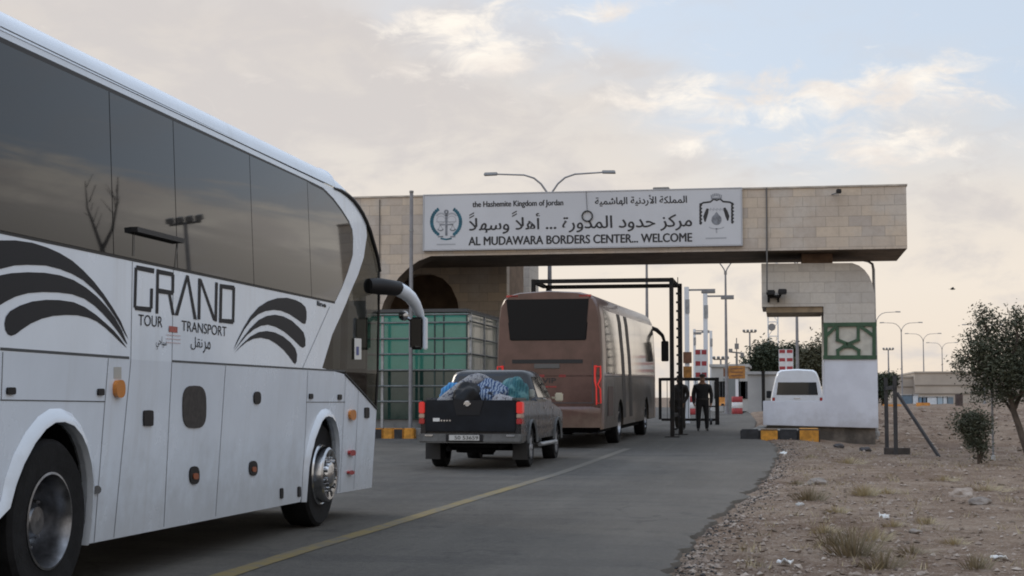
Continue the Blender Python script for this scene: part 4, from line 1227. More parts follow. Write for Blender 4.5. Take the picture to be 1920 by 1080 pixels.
mb = MB(); mb.box((.80, 1.55, 1.262), (.88, 1.80, 1.42)); mb.build('jerry_bracket', mat('pale_grey_box', (.28, .30, .28), .6), truck, bevel=.02)

# cargo in the bed
def cloth(name, a, b2, c_, scale=9.0, dist=3.0):
    m = bpy.data.materials.new(name); m.use_nodes = True; MATS[name] = m
    N = NX(m.node_tree); bs = m.node_tree.nodes['Principled BSDF']; t = N.new('ShaderNodeTexCoord')
    w = N.new('ShaderNodeTexWave'); w.inputs['Scale'].default_value = scale; w.inputs['Distortion'].default_value = dist; w.inputs['Detail'].default_value = 3; w.inputs['Detail Scale'].default_value = 2.2
    N.link(t.outputs['Object'], w.inputs['Vector'])
    k = N.noise(t.outputs['Object'], scale * .8, 3)
    cc = N.mix(N.sst(w.outputs[1], .35, .6), a, b2); cc = N.mix(N.sst(k, .52, .62), cc, c_)
    N.link(cc, bs.inputs['Base Color']); bs.inputs['Roughness'].default_value = .9
    return m


def bundle(name, label, cat, c, r, seed, m, lump=.22, squash=1.0, group=None):
    b2 = bmesh.new(); bmesh.ops.create_icosphere(b2, subdivisions=4, radius=1)
    off = Vector((seed * 7.1, seed * 3.3, 0))
    for v in b2.verts:
        d = v.co.normalized()
        k = 1 + lump * noise.noise(d * 1.7 + off) + lump * .55 * abs(noise.noise(d * 4 + off)) + .06 * noise.noise(d * 10 + off)
        v.co = Vector((d.x * r[0] * k, d.y * r[1] * k, max(d.z, -.75) * r[2] * k))
    me = bpy.data.meshes.new(name); b2.to_mesh(me); b2.free(); me.materials.append(m)
    for p in me.polygons: p.use_smooth = True
    o = bpy.data.objects.new(name, me); col.objects.link(o); o.location = Vector(truck.location) + Vector(c)
    return tag(o, label, cat, group)


bundle('blanket_bundle', 'blue and white patterned blanket bundle in the middle of the pickup bed', 'bundle', (.12, 1.05, 1.16), (.40, .45, .40), 1, cloth('blue_blanket', (.012, .040, .12), (.20, .25, .32), (.006, .008, .016), 6, 6))
bundle('blanket_bundle', 'teal bundle at the right end of the pickup bed, against the cab', 'bundle', (.52, 1.40, 1.22), (.30, .36, .42), 2, cloth('teal_blanket', (.012, .065, .085), (.025, .11, .125), (.07, .17, .18), 7))
bundle('sack', 'bright blue sack at the left side of the pickup bed', 'sack', (-.58, 1.25, 1.17), (.24, .32, .36), 3, cloth('blue_sack_cloth', (.02, .12, .30), (.05, .22, .42), (.03, .10, .2), 5), .2)
bundle('blanket_bundle', 'black and white speckled bundle low behind the tailgate, right of the blue one', 'bundle', (.50, .62, 1.05), (.30, .28, .26), 4, cloth('speckled_blanket', (.02, .02, .025), (.42, .42, .44), (.12, .11, .12), 16))
mb = MB()
pts = [Vector((-.66, .55, 1.10)), Vector((-.50, .70, 1.26)), Vector((-.30, .85, 1.44)), Vector((-.12, 1.0, 1.58)), Vector((.02, 1.1, 1.63)), Vector((.14, 1.2, 1.60))]
rr = []
for i, p in enumerate(pts):
    rr.append([p + Vector((math.cos(t_) * .10 * (1 + .2 * noise.noise(Vector((i, t_ * 2, 3)))), math.sin(t_) * .14, -math.cos(t_) * .085)) for t_ in [2 * math.pi * k / 14 for k in range(14)]])
mb.grid(rr, close=True); mb.face(rr[0]); mb.face(rr[-1])
o = mb.build('rolled_mat', cloth('striped_mat', (.010, .010, .014), (.38, .38, .39), (.02, .024, .045), 22, 4), smooth=60); o.location = truck.location
tag(o, 'rolled mat striped white and black, leaning diagonally across the pickup load', 'rolled mat')
bundle('sack', 'black plastic sack lying under the rolled mat behind the tailgate', 'sack', (-.17, .80, 1.16), (.33, .34, .36), 6, mat('black_sack', (.006, .006, .007), .5, spec=.2), .25)

# ================================================================== BROWN COACH
m_brown = mat('dusty_copper_paint', (.105, .058, .047), .30, .15, spec=.35, var=.2, scale=1.6, coat=.25, dirt=.5)
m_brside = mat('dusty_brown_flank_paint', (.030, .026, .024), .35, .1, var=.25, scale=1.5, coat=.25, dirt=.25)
cc_ = onY(1130, 790, 35.5)
bus = thing('coach', 'dusty copper brown coach seen from behind, driving through the black portal frame', 'coach', (cc_.x - 1.25, 35.5, gz(0 - 5, 36.5) - .01), local=True, rz=R(-1.3))
bus.rotation_euler = (R(.6), 0, R(-1.3))
CSX = [(1.20, .44), (1.25, .60), (1.25, 1.65), (1.245, 2.2), (1.205, 3.0), (1.16, 3.30), (1.08, 3.46), (.94, 3.56), (.70, 3.62), (0, 3.66)]
CSX = CSX + [(-x, z) for x, z in CSX[:-1]][::-1]
WB = [(3.35, .5, .60), (9.35, .5, .60)]
sec = [(.0, .955, .03), (.05, .978, .012), (.14, .993, 0), (.30, 1, 0), (2.6, 1, 0)]
mb = MB()
rows = []
for y, s_, lift in [(0, .955, .03), (.05, .98, .012), (.14, .994, 0), (.3, 1, 0), (6, 1, 0), (11.6, 1, 0), (11.95, .985, 0), (12.1, .94, .02)]:
    rows.append([(x * s_, y, (z - .44) * (1 - (1 - s_) * .45) + .44 + lift) for x, z in CSX[2:-2]])
mb.grid(rows); mb.face(rows[0]); mb.face(rows[-1])
# lower flanks with wheel openings
lo_ = arch_outline(.30, 11.6, .44, [(11.6, 1.65), (.30, 1.65)], WB)
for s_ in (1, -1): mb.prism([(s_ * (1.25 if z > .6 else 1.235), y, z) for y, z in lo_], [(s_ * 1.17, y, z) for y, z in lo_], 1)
rl = [[(x * k, y, z) for x, z in ((1.25, 1.65), (1.25, .95))] for y, k in ((.3, 1), (.14, .994), (.05, .98), (0, .955))]
for s_ in (1, -1):
    mb.grid([[(s_ * 1.25 * k, y, z) for z in (1.65, .6, .44)] for y, k in ((.3, 1), (.14, .994), (.05, .98), (0, .955))])
    mb.grid([[(s_ * 1.25 * k, y, z) for z in (1.65, .6, .44)] for y, k in ((11.6, 1), (11.95, .985), (12.1, .94))])
mb.face([(1.194, 0, .95), (1.194, 0, 1.68), (-1.194, 0, 1.68), (-1.194, 0, .95)])
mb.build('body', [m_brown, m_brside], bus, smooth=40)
mb = MB(); mb.grid([[(1.21, -.005, z), (1.0, -.05, z), (0, -.075, z), (-1.0, -.05, z), (-1.21, -.005, z)] for z in (.48, .80, .90)] + [[(1.2, .02, .945), (1.0, .0, .96), (0, -.02, .96), (-1.0, .0, .96), (-1.2, .02, .945)]])
mb.grid([[(1.21, -.005, .48), (1.0, -.05, .48), (0, -.075, .48), (-1.0, -.05, .48), (-1.21, -.005, .48)], [(1.15, .3, .50), (1.0, .3, .50), (0, .3, .50), (-1.0, .3, .50), (-1.15, .3, .50)]])
mb.build('bumper', m_brown, bus, smooth=40)
mb = MB(); mb.prism([(-1.02, -.012, 3.47), (.97, -.012, 3.47), (.88, -.026, 2.49), (-.91, -.026, 2.49)], [(-1.02, .03, 3.47), (.97, .03, 3.47), (.88, .03, 2.49), (-.91, .03, 2.49)]); mb.build('rear_window', mat('matt_black_glass', (.008, .008, .009), .35, spec=.15), bus, bevel=.02)
mb = MB(); mb.box((-.86, -.012, 1.96), (.80, .02, 2.05)); mb.build('grille_slot', m_black, bus)
mb = MB(); mb.box((-.34, -.02, 1.84), (.26, .01, 1.95)); mb.build('number_plate', mat('dusty_plate', (.10, .095, .09), .6), bus, bevel=.01)
mb = MB(); put_text(mb, 'VIP', flat(-.006), -.15, 1.50, .17, 1.62, .02); mb.build('vip_lettering', m_ink, bus, rec=False)
mb = MB()
for px_, w_ in ((-.22, .12), (.24, .16)): mb.box((px_, -.004, 1.64), (px_ + w_, .01, 1.70))
mb.box((-.22, -.004, 1.40), (.18, .01, 1.435)); mb.build('red_sticker', mat('red_sticker', (.22, .025, .022), .5, var=.3, scale=20), bus)
mb = MB(); mb.box((-1.05, -.006, 1.04), (1.02, .01, 1.055)); mb.box((-1.06, -.006, 1.04), (-1.045, .01, 2.02)); mb.box((1.02, -.006, 1.04), (1.035, .01, 2.02)); mb.build('hatch_joint', m_seam, bus)
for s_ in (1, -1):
    mb = MB(); mb.prism([(s_ * 1.06, -.016, 1.91), (s_ * 1.215, .02, 1.91), (s_ * 1.225, .05, 1.00), (s_ * 1.10, -.014, 1.00), (s_ * 1.10, -.016, 1.42), (s_ * 1.06, -.016, 1.55)],
                        [(s_ * 1.06, .05, 1.91), (s_ * 1.215, .12, 1.91), (s_ * 1.225, .12, 1.00), (s_ * 1.10, .05, 1.00), (s_ * 1.10, .05, 1.42), (s_ * 1.06, .05, 1.55)])
    tl = mb.build('tail_lamp', mat('lit_red_lens', (.30, .015, .014), .2, coat=.5, emit=(1, .04, .03), es=.16), bus)
    mb = MB(); mb.tube([(s_ * 1.08, -.022, 1.88), (s_ * 1.21, .012, 1.88), (s_ * 1.215, .014, 1.62), (s_ * 1.15, -.018, 1.46), (s_ * 1.205, .004, 1.36), (s_ * 1.21, .02, 1.04), (s_ * 1.12, -.018, 1.04), (s_ * 1.115, -.02, 1.40), (s_ * 1.08, -.022, 1.54), (s_ * 1.08, -.022, 1.88)], .018, 6); mb.build('lamp_tube', m_redlit, tl)
    mb = MB(); mb.box((s_ * .72, .0, 3.50), (s_ * 1.0, .06, 3.55)); mb.build('marker_lamp', m_redlens, bus)
    # side glazing band, dark slashes painted in as post reflections, joints
    for a, b2 in ((.75, 2.25), (2.27, 3.7), (3.72, 5.2), (5.22, 6.7), (6.72, 8.2), (8.22, 9.7), (9.72, 11.55)):
        mb = MB(); mb.face([(s_ * 1.254, a, 1.72), (s_ * 1.254, b2, 1.72), (s_ * 1.2485, b2, 2.2), (s_ * 1.2485, a, 2.2)]); mb.face([(s_ * 1.2485, a, 2.2), (s_ * 1.2485, b2, 2.2), (s_ * 1.2095, b2, 3.0), (s_ * 1.2095, a, 3.0)]); mb.face([(s_ * 1.2095, a, 3.0), (s_ * 1.2095, b2, 3.0), (s_ * 1.178, b2, 3.22), (s_ * 1.178, a, 3.22)])
        mb.build('window', mat('dusty_coach_glass', (.13, .122, .112), .10, coat=.8, var=.15, scale=1.2), bus, smooth=60)
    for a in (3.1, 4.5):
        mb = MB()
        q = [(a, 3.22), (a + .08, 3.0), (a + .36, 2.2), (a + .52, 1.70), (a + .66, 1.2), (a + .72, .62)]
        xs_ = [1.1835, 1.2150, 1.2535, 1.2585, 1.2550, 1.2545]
        mb.grid([[(s_ * x, y, z) for (y, z), x in zip(q, xs_)], [(s_ * x, y + .62, z) for (y, z), x in zip(q, xs_)]]); mb.build('post_reflection_slash', m_blackpl, bus)
    mb = MB()
    for y in (.72, 2.2, 4.1, 6.0, 7.9, 10.4): mb.box((s_ * 1.2495, y, .60), (s_ * 1.2515, y + .015, 1.66))
    mb.box((s_ * 1.2495, .4, 1.652), (s_ * 1.253, 11.5, 1.675)); mb.build('panel_joints', m_seam, bus)
    mb = MB(); mb.box((s_ * 1.249, 1.0, .72), (s_ * 1.254, 1.9, 1.42)); mb.build('side_grille', mat('dark_brown_grille', (.05, .028, .022), .6), bus)
    for cy, cz, r in WB: wheel(Vector((s_ * 1.21, cy, .5)), .5, .30, bus, 'rear', s_)
    mb = MB(); mb.tube([(s_ * 1.05, 12.0, 3.2), (s_ * 1.25, 12.3, 3.12), (s_ * 1.42, 12.42, 2.95), (s_ * 1.48, 12.42, 2.75)], [.07, .07, .06, .05], 8); mb.box((s_ * 1.38, 12.36, 2.15), (s_ * 1.60, 12.52, 2.78)); mb.build('mirror', m_blackpl, bus, bevel=.02)
mb = MB(); mb.box((-1.1, .35, .35), (1.1, 2.6, 1.2)); mb.box((-1.1, 4.1, .32), (1.1, 8.6, 1.3)); mb.box((-.75, .3, .4), (.75, 11.5, 1.3)); mb.build('underframe', m_dark, bus)

# ================================================================== MINIBUS behind the pier
vb = onY(1495, 752, 57.5)
m_van = mat('white_van_paint', (.66, .69, .73), .3, coat=.5, var=.04)
van = thing('minibus', 'white high roof minibus parked behind the low white wall of the pier', 'minibus', (vb.x, 57.5, gz(vb.x, 58)), local=True)
van.scale = (1, 1, .855)
VR = [(.92, .35), (.95, .6), (.95, 1.05), (.93, 1.2), (.83, 1.72), (.78, 1.95), (.70, 2.17), (.58, 2.26), (0, 2.30)]
VR = VR + [(-x, z) for x, z in VR[:-1]][::-1]
mb = MB(); rows = [[(x * s_, y, .35 + (z - .35) * k) for x, z in VR] for y, s_, k in ((.0, .95, .97), (.10, .99, .995), (.3, 1, 1), (3.6, 1, 1), (4.2, .96, .80), (4.9, .92, .55))]
mb.grid(rows); mb.face(rows[0]); mb.face(rows[-1]); mb.build('body', m_van, van, smooth=45)
mb = MB(); mb.prism([(-.76, -.006, 1.17), (.76, -.006, 1.17), (.70, -.006, 1.74), (-.70, -.006, 1.74)], [(-.76, .05, 1.17), (.76, .05, 1.17), (.70, .05, 1.74), (-.70, .05, 1.74)]); mb.build('rear_window', m_cglass, van, bevel=.015)
for s_ in (1, -1):
    mb = MB(); mb.box((s_ * .80, -.01, .78), (s_ * .905, .04, 1.08)); mb.build('tail_lamp', m_redlens, van, bevel=.01)
    mb = MB(); mb.face([(s_ * .936, .5, 1.2), (s_ * .936, 3.4, 1.2), (s_ * .85, 3.4, 1.68), (s_ * .85, .5, 1.68)]); mb.build('side_window', m_cglass, van)
    mb = MB(); mb.box((s_ * .95, 3.9, 1.05), (s_ * 1.15, 4.0, 1.38)); mb.build('side_mirror', m_blackpl, van, bevel=.02)
    for cy in (1.0, 3.9): wheel(Vector((s_ * .93, cy, .33)), .33, .2, van, 'alloy', s_)
mb = MB(); mb.box((-.93, -.06, .38), (.93, .08, .58)); mb.build('bumper', m_blackpl, van, bevel=.03)
mb = MB(); mb.box((-.12, -.012, 1.02), (.12, .005, 1.06)); mb.build('rear_badge', m_chrome, van)

# ================================================================== GLASS BOOTH left of the lane
YG = 42.4
gx0, gx1 = onY(640, 700, YG).x, onY(875, 700, YG).x
gzt, gzb = onY(800, 586, YG).z, onY(800, 786, YG).z
zmid = onY(800, 694, YG).z
m_gg = mat('light_green_booth_glass', (.035, .20, .15), .12, spec=.6, c2=(.055, .25, .19), scale=1.2)  # reflections and curtains put into the lighter colour of the upper panes
m_gd = mat('dark_booth_glass', (.012, .040, .034), .07, spec=.6, c2=(.03, .06, .05), scale=2.5)
m_ga = mat('sky_reflection_glass', (.48, .51, .44), .2, spec=.5, c2=(.58, .60, .52), scale=1.5)  # bright sky reflection painted into the pale colour of the side panes
booth = thing('glass_booth', 'green glazed control booth under the left arch, wrapped in grey rails', 'booth', ((gx0 + gx1) / 2, YG, gzb))
GD = 6.0
mb = MB(); mb.box((gx0, YG + .06, zl - .02), (gx1 - .06, YG + GD, gzb)); mb.build('plinth', mat('booth_plinth', (.16, .16, .155), .85, var=.2), booth)
mb = MB(); mb.box((gx0, YG - .04, gzt), (gx1 + .04, YG + GD, gzt + .10)); mb.build('roof', mat('booth_roof', (.06, .06, .06), .6), booth, bevel=.01)
mb = MB(); mb.box((gx0 + .05, YG + .05, gzb), (gx1 - .08, YG + GD - .05, gzt - .01)); mb.build('dark_core', mat('booth_dark_interior', (.012, .03, .026), .8), booth)
xsn = [gx0, onY(716, 700, YG).x, onY(768, 700, YG).x, onY(815, 700, YG).x, onY(832, 700, YG).x, gx1]
for a, b2 in zip(xsn, xsn[1:]):
    mb = MB(); mb.box((a + .02, YG, zmid + .02), (b2 - .02, YG + .03, gzt - .02)); mb.build('window', m_gg, booth)
    mb = MB(); mb.box((a + .02, YG + .006, gzb), (b2 - .02, YG + .03, zmid - .02)); mb.build('lower_window', m_gd, booth)
for k in range(6):
    mb = MB(); mb.box((gx1 - .03, YG + .04 + k * 1.0, gzb), (gx1, YG + 1.0 + k * 1.0, gzt - .02)); mb.build('side_window', m_ga, booth)
mb = MB()
for a in xsn[1:]: mb.box((a - .022, YG - .01, gzb), (a + .022, YG + .035, gzt))
mb.box((gx0, YG - .012, zmid - .022), (gx1, YG + .034, zmid + .022))
mb.build('mullions', mat('dark_green_frame', (.02, .05, .045), .5), booth)
YR_ = YG - .45
rail = thing('guard_rail', 'grey steel rails on posts in front of the green glass booth', 'railing', ((gx0 + gx1) / 2, YR_, zl))
rx1 = onY(876, 700, YR_).x
for py in (590, 605, 635, 664, 694, 724, 753):
    mb = MB(); z = onY(790, py, YR_).z; mb.tube([(gx0, YR_, z), (rx1 + .05, YR_, z)], .028, 8); mb.build('front_rail', mat('weathered_rail', (.14, .15, .145), .55, .4, var=.2, scale=6), rail, smooth=50)
for py in (588, 603, 634, 664, 696):
    mb = MB(); z = onY(790, py, YR_).z; mb.tube([(rx1 + .08, YR_, z), (rx1 + .08, YG + GD, z)], .026, 8); mb.build('side_rail', mat('dark_rail', (.05, .055, .05), .5, .3), rail, smooth=50)
for px in (716, 768):
    x = onY(px, 700, YR_).x; mb = MB(); mb.box((x - .035, YR_ + .03, zl - .02), (x + .035, YR_ + .10, onY(790, 588, YR_).z)); mb.build('post', m_galv, rail)
for k in range(4):
    mb = MB(); mb.box((rx1 + .05, YR_ + .05 + k * 2, zl - .02), (rx1 + .11, YR_ + .11 + k * 2, onY(790, 588, YR_).z)); mb.build('post', m_galv, rail)
f0 = onY(770, 700, 41.75)
mast = thing('flagpole', 'tall bare grey pole standing at the left edge of the sign', 'pole', (f0.x, 41.75, zl - .02))
mb = MB(); mb.tube([(f0.x, 41.75, zl - .02), (f0.x, 41.75, onY(770, 362, 41.75).z)], [.055, .05], 12); mb.build('shaft', m_post, mast, smooth=60)
mb = MB(); mb.lathe([(0, .05), (.01, .062), (.06, .062), (.07, .03)], (f0.x, 41.75, onY(770, 362, 41.75).z), 'Z', 12); mb.build('pole_cap', m_lamp, mast)
mb = MB(); mb.lathe([(0, .058), (0, .064), (.05, .064), (.05, .05)], (f0.x, 41.75, onY(770, 434, 41.75).z), 'Z', 12); mb.build('collar', m_galv, mast)

# ================================================================== PORTAL FRAME, GATE, PEOPLE
def Zg(px, py, Y): return onY(px, py, Y).z


Y1, Y2 = 42.9, 45.0
pf = thing('portal_frame', 'black steel height frame straddling the lane around the brown coach', 'frame', (onY(1130, 700, Y1).x, Y1, gz(-3, Y1)))
w_ = .115
for Y, pl_, pr_, pt in ((Y1, 1000.5, 1260, 526), (Y2, 1028, 1276, 537)):
    xa, xb = onY(pl_, 700, Y).x, onY(pr_, 700, Y).x; zt_ = Zg(1150, pt, Y); zg = gz(xa, Y)
    for x in (xa, xb):
        mb = MB(); mb.box((x - w_ / 2, Y - w_ / 2, gz(x, Y) + .02), (x + w_ / 2, Y + w_ / 2, zt_ + w_ / 2)); mb.build('post', m_blackst, pf, bevel=.008)
        mb = MB(); mb.box((x - .2, Y - .2, gz(x, Y) - .02), (x + .2, Y + .2, gz(x, Y) + .019)); mb.build('foot_plate', m_blackst, pf)
    mb = MB(); mb.box((xa + w_ / 2 + .001, Y - w_ / 2 + .002, zt_ - w_ / 2), (xb - w_ / 2 - .001, Y + w_ / 2 - .002, zt_ + w_ / 2 - .003)); mb.build('cross_beam', m_blackst, pf, bevel=.008)
for px in (1000.5, 1260):
    x = onY(px, 700, Y1).x
    for z in ((Zg(1150, 526, Y1)), .6 + gz(x, Y1)) if px > 1100 else ((Zg(1150, 526, Y1)),):
        mb = MB(); mb.box((x - w_ / 2 + .004, Y1 + w_ / 2 + .001, z - w_ / 2 + .004), (x + w_ / 2 - .004, Y2 - w_ / 2 - .001, z + w_ / 2 - .006)); mb.build('side_beam', m_blackst, pf, bevel=.008)
mb = MB(); x = onY(1272, 700, Y2 - .9).x; z0 = gz(x, 44)
for k in range(16):
    z = z0 + .5 + k * .25; mb.box((x - .05, Y2 - .93, z), (x + .05, Y2 - .88, z + .06))
mb.box((x - .012, Y2 - .88, z0), (x + .012, Y2 - .86, z0 + 4.5)); mb.build('sensor_strip', m_blackpl, pf)

YGt = 55.0
gt = thing('barrier_gate', 'black tubular swing gate with open frame, behind the standing man', 'gate', (onY(1345, 790, YGt).x, YGt, gz(-2, YGt)))
a, b2 = onY(1238, 790, YGt).x, onY(1345, 790, YGt).x
z1, z2, z3 = Zg(1300, 711, YGt), Zg(1300, 787, YGt), Zg(1300, 762, YGt)
mb = MB(); mb.box((b2 - .07, YGt - .07, gz(b2, YGt) - .02), (b2 + .07, YGt + .07, z1 + .06)); mb.build('post', m_blackst, gt, bevel=.01)
mb = MB(); mb.box((a - .05, YGt - .05, z2), (a + .05, YGt + .05, z1 + .05)); mb.build('post', m_blackst, gt, bevel=.01)
for z, t_, xs0 in ((z1, .11, a), (z2, .09, a), (z3, .05, b2 - .45)):
    mb = MB(); mb.box((xs0 + .052, YGt - t_ / 2, z - t_ / 2), (b2 - .072, YGt + t_ / 2, z + t_ / 2)); mb.build('rail', m_blackst, gt)
mb = MB()
for k in range(7): x = a + (b2 - a) * (k + 1) / 8; mb.box((x - .012, YGt - .012, z2 + .046), (x + .012, YGt + .012, z1 - .056))
mb.build('gate_bars', mat('grey_gate_bars', (.10, .10, .10), .5), gt)
mb = MB(); mb.lathe([(-.04, .02), (-.04, .11), (.04, .11), (.04, .02)], (b2 - .22, YGt, gz(b2, YGt) + .11), 'X', 16); mb.box((b2 - .32, YGt - .03, gz(b2, YGt) + .12), (b2 - .12, YGt + .03, z2 - .05)); mb.build('castor', m_black, gt)


def person(name, label, loc, rz, cloth_c, pose=0, scale=1.0):
    """one skinned body; skin, hair and boots are colour zones of its own mesh"""
    V = []; E_ = []; RR = []
    def nd(p, r, par=None):
        V.append(p); RR.append(r if isinstance(r, tuple) else (r, r))
        if par is not None: E_.append((par, len(V) - 1))
        return len(V) - 1
    pel = nd((0, 0, .93), (.20, .14)); bel = nd((0, -.005, 1.08), (.20, .14), pel); che = nd((0, 0, 1.26), (.225, .15), bel); sh = nd((0, .01, 1.40), (.19, .105), che)
    nk = nd((0, .0, 1.49), .058, sh); hd = nd((0, -.015, 1.575), (.075, .085), nk); hd2 = nd((0, -.012, 1.66), (.078, .092), hd); cap_ = nd((0, -.005, 1.725), (.066, .075), hd2)
    nd((0, -.125, 1.61), .016, hd)
    for s_ in (1, -1):
        a = nd((s_ * .22, .01, 1.39), .088, sh); e = nd((s_ * (.285 + .02 * pose), .03 + .02 * pose, 1.13), .068, a); w = nd((s_ * .275, -.05 - .10 * pose, .895), .048, e)
        pm = nd((s_ * .265, -.075 - .10 * pose, .835), (.024, .040), w)
        for k, (dy, L) in enumerate(((-.032, .062), (-.011, .075), (.011, .070), (.032, .055))):
            f1 = nd((s_ * .262, -.08 + dy - .10 * pose, .79), .0095, pm); nd((s_ * .250, -.085 + dy - .10 * pose, .79 - L), .0085, f1)
        th = nd((s_ * .245, -.115 - .10 * pose, .815), .011, pm); nd((s_ * .235, -.13 - .10 * pose, .775), .0095, th)
        h = nd((s_ * .105, 0, .86), .118, pel); kn = nd((s_ * (.115 + .01), -.02, .50), .085, h); an = nd((s_ * .135, .015, .13), .068, kn); hl = nd((s_ * .135, .02, .045), .045, an); to = nd((s_ * .150, -.14, .035), .036, hl)
    me = bpy.data.meshes.new(name); me.from_pydata(V, E_, []); o = bpy.data.objects.new(name, me); col.objects.link(o)
    sk = o.modifiers.new('skin', 'SKIN'); sb = o.modifiers.new('sub', 'SUBSURF'); sb.levels = 1; sb.render_levels = 1
    for i, r in enumerate(RR): me.skin_vertices[0].data[i].radius = r
    me.skin_vertices[0].data[0].use_root = True
    dg = bpy.context.evaluated_depsgraph_get(); dg.update()
    m2 = bpy.data.meshes.new_from_object(o.evaluated_get(dg)); bpy.data.objects.remove(o)
    for m_ in (cloth_c, mat('skin', (.28, .155, .10), .6), mat('black_boots', (.012, .012, .012), .45), mat('dark_hair', (.015, .012, .010), .8)): m2.materials.append(m_)
    for p in m2.polygons:
        p.use_smooth = True; c = p.center
        p.material_index = 2 if c.z < .11 else 3 if (c.z > 1.685 or (c.z > 1.60 and c.y > .035)) else 1 if c.z > 1.475 else 1 if (c.z < .865 and abs(c.x) > .205) else 0
    for v in m2.vertices:                                  # brow, eye hollows and chin
        if v.co.z > 1.50 and v.co.y < -.05:
            if abs(v.co.z - 1.635) < .018 and .015 < abs(v.co.x) < .05: v.co.y += .010
            if v.co.z < 1.55: v.co.y -= .006
    o = bpy.data.objects.new(name, m2); col.objects.link(o); o.location = loc; o.rotation_euler = (0, 0, rz); o.scale = (scale,) * 3
    tag(o, label, 'person')
    m_b = MB()                                             # belt
    m_b.lathe([(-.02, .15), (-.02, .212), (.02, .212), (.02, .15)], (0, 0, 1.0), 'Z', 20)
    for v in m_b.bm.verts: v.co.y *= .74
    be = m_b.build('belt', mat('belt_leather', (.02, .018, .016), .5)); be.parent = o
    m_b = MB()                                             # ears
    for s_ in (1, -1): m_b.lathe([(0, .024), (.012, .022), (.016, .001)], (s_ * .076, .0, 1.615), 'X', 10, sign=s_)
    ea = m_b.build('ears', mat('skin', (.28, .155, .10), .6)); ea.parent = o
    m_b = MB()                                             # cap
    m_b.lathe([(1.70, .101), (1.735, .100), (1.765, .085), (1.785, .05), (1.79, .001)], (0, -.008, 0), 'Z', 18)
    m_b.box((-.06, -.165, 1.70), (.06, -.08, 1.712)); ca = m_b.build('cap', mat('dark_cap', (.03, .022, .02), .8), smooth=40); ca.parent = o
    return o


pq = foot(1317, 48.2)
person('person', 'man in black jacket and trousers standing in the lane in front of the gate', pq, R(8), mat('black_uniform', (.014, .014, .016), .85, var=.3, scale=12, bump=.3), 0, .985)
pq = foot(1275, 48.9)
person('person', 'figure in dark clothing half hidden behind the posts of the portal frame', pq, R(-35), mat('dark_fatigues', (.022, .020, .018), .9, c2=(.045, .04, .034), scale=14), 1, .97)

# ================================================================== STREET LAMPS
def lamp_proto(loc, label, arms=2, h=8.45):
    t = thing('street_lamp', label, 'street lamp', loc, 'street lamps along the border road', local=True)
    m_ = MB(); m_.tube([(0, 0, -.3), (0, 0, h * .5), (0, 0, h - .85)], [.10, .075, .05], 10); m_.build('pole', m_post, t, smooth=60)
    m_ = MB(); m_.box((-.2, -.2, -.05), (.2, .2, .03)); m_.lathe([(.03, .14), (.35, .11), (.4, .10)], (0, 0, 0), 'Z', 12); m_.build('base', m_post, t)
    m_ = MB(); m_.lathe([(0, .05), (.0, .075), (.18, .075), (.2, .05)], (0, 0, h - .95), 'Z', 12); m_.build('collar', m_lamp, t)
    for s_ in ((1, -1) if arms == 2 else (1,)):
        m_ = MB(); m_.tube([(0, 0, h - .85), (s_ * .10, 0, h - .62), (s_ * .28, 0, h - .36), (s_ * .52, 0, h - .16), (s_ * .85, 0, h - .05), (s_ * 1.9, 0, h)], [.035, .034, .032, .03, .028, .025], 8); ar_ = m_.build('arm', m_post, t, smooth=60)
        m_ = MB(); m_.prism([(s_ * 1.75, -.10, h - .04), (s_ * 2.2, -.13, h - .05), (s_ * 2.2, .13, h - .05), (s_ * 1.75, .10, h - .04)], [(s_ * 1.75, -.05, h + .06), (s_ * 2.18, -.07, h + .05), (s_ * 2.18, .07, h + .05), (s_ * 1.75, .05, h + .06)]); m_.build('lamp_head', m_lamp, t, bevel=.015)
    return t


l0 = foot(1031, 50.5); lp = lamp_proto(l0, 'tall double arm street lamp rising directly behind the welcome sign')
lp.rotation_euler = (0, 0, R(3))
for px, Y, lb in ((1362.5, 84, 'double arm street lamp behind the beam, its fork showing just right of the portal frame'),
                  (1214, 72, 'street lamp pole rising over the roof of the brown coach'),
                  (1496, 80, 'street lamp pole seen through the opening of the gate pier'),
                  (1692, 166, 'double arm street lamp nearest the right of the gate pier'),
                  (1733, 195, 'second double arm street lamp right of the gate pier'),
                  (1768, 228, 'double arm street lamp left of the roadside tree, smallest of its row'),
                  (1645, 145, 'street lamp mostly behind the gate pier, one arm reaching out on its right'),
                  (1846, 172, 'street lamp behind the roadside tree, one arm reaching out of its crown')):
    dup(lp, foot(px, Y), R(3), lb).rotation_euler = (0, 0, R(3))


def floodmast(px, Y, py, label, n=6):
    p = foot(px, Y); h = onY(px, py, Y).z - p.z
    t = thing('floodlight_mast', label, 'floodlight mast', p, 'floodlight masts beyond the gate', local=True)
    m_ = MB(); m_.tube([(0, 0, -.2), (0, 0, h)], [.14, .08], 8); m_.build('pole', m_post, t)
    m_ = MB(); m_.tube([(-.65, 0, h), (.65, 0, h)], .05, 6); m_.build('crossbar', m_lamp, t)
    for k in range(4):
        m_ = MB(); x = -.6 + .4 * k; m_.prism([(x - .14, -.12, h + .03), (x + .14, -.12, h + .03), (x + .14, .12, h + .1), (x - .14, .12, h + .1)], [(x - .14, -.16, h + .22), (x + .14, -.16, h + .22), (x + .1, .1, h + .3), (x - .1, .1, h + .3)]); m_.build('floodlight', m_lamp, t)
    return t


floodmast(1407, 165, 623, 'thin floodlight mast above the dark trees left of the gate pier')
floodmast(1352, 140, 674, 'short floodlight mast above the grey gate house')
floodmast(1667, 210, 656, 'thin floodlight mast just right of the gate pier')

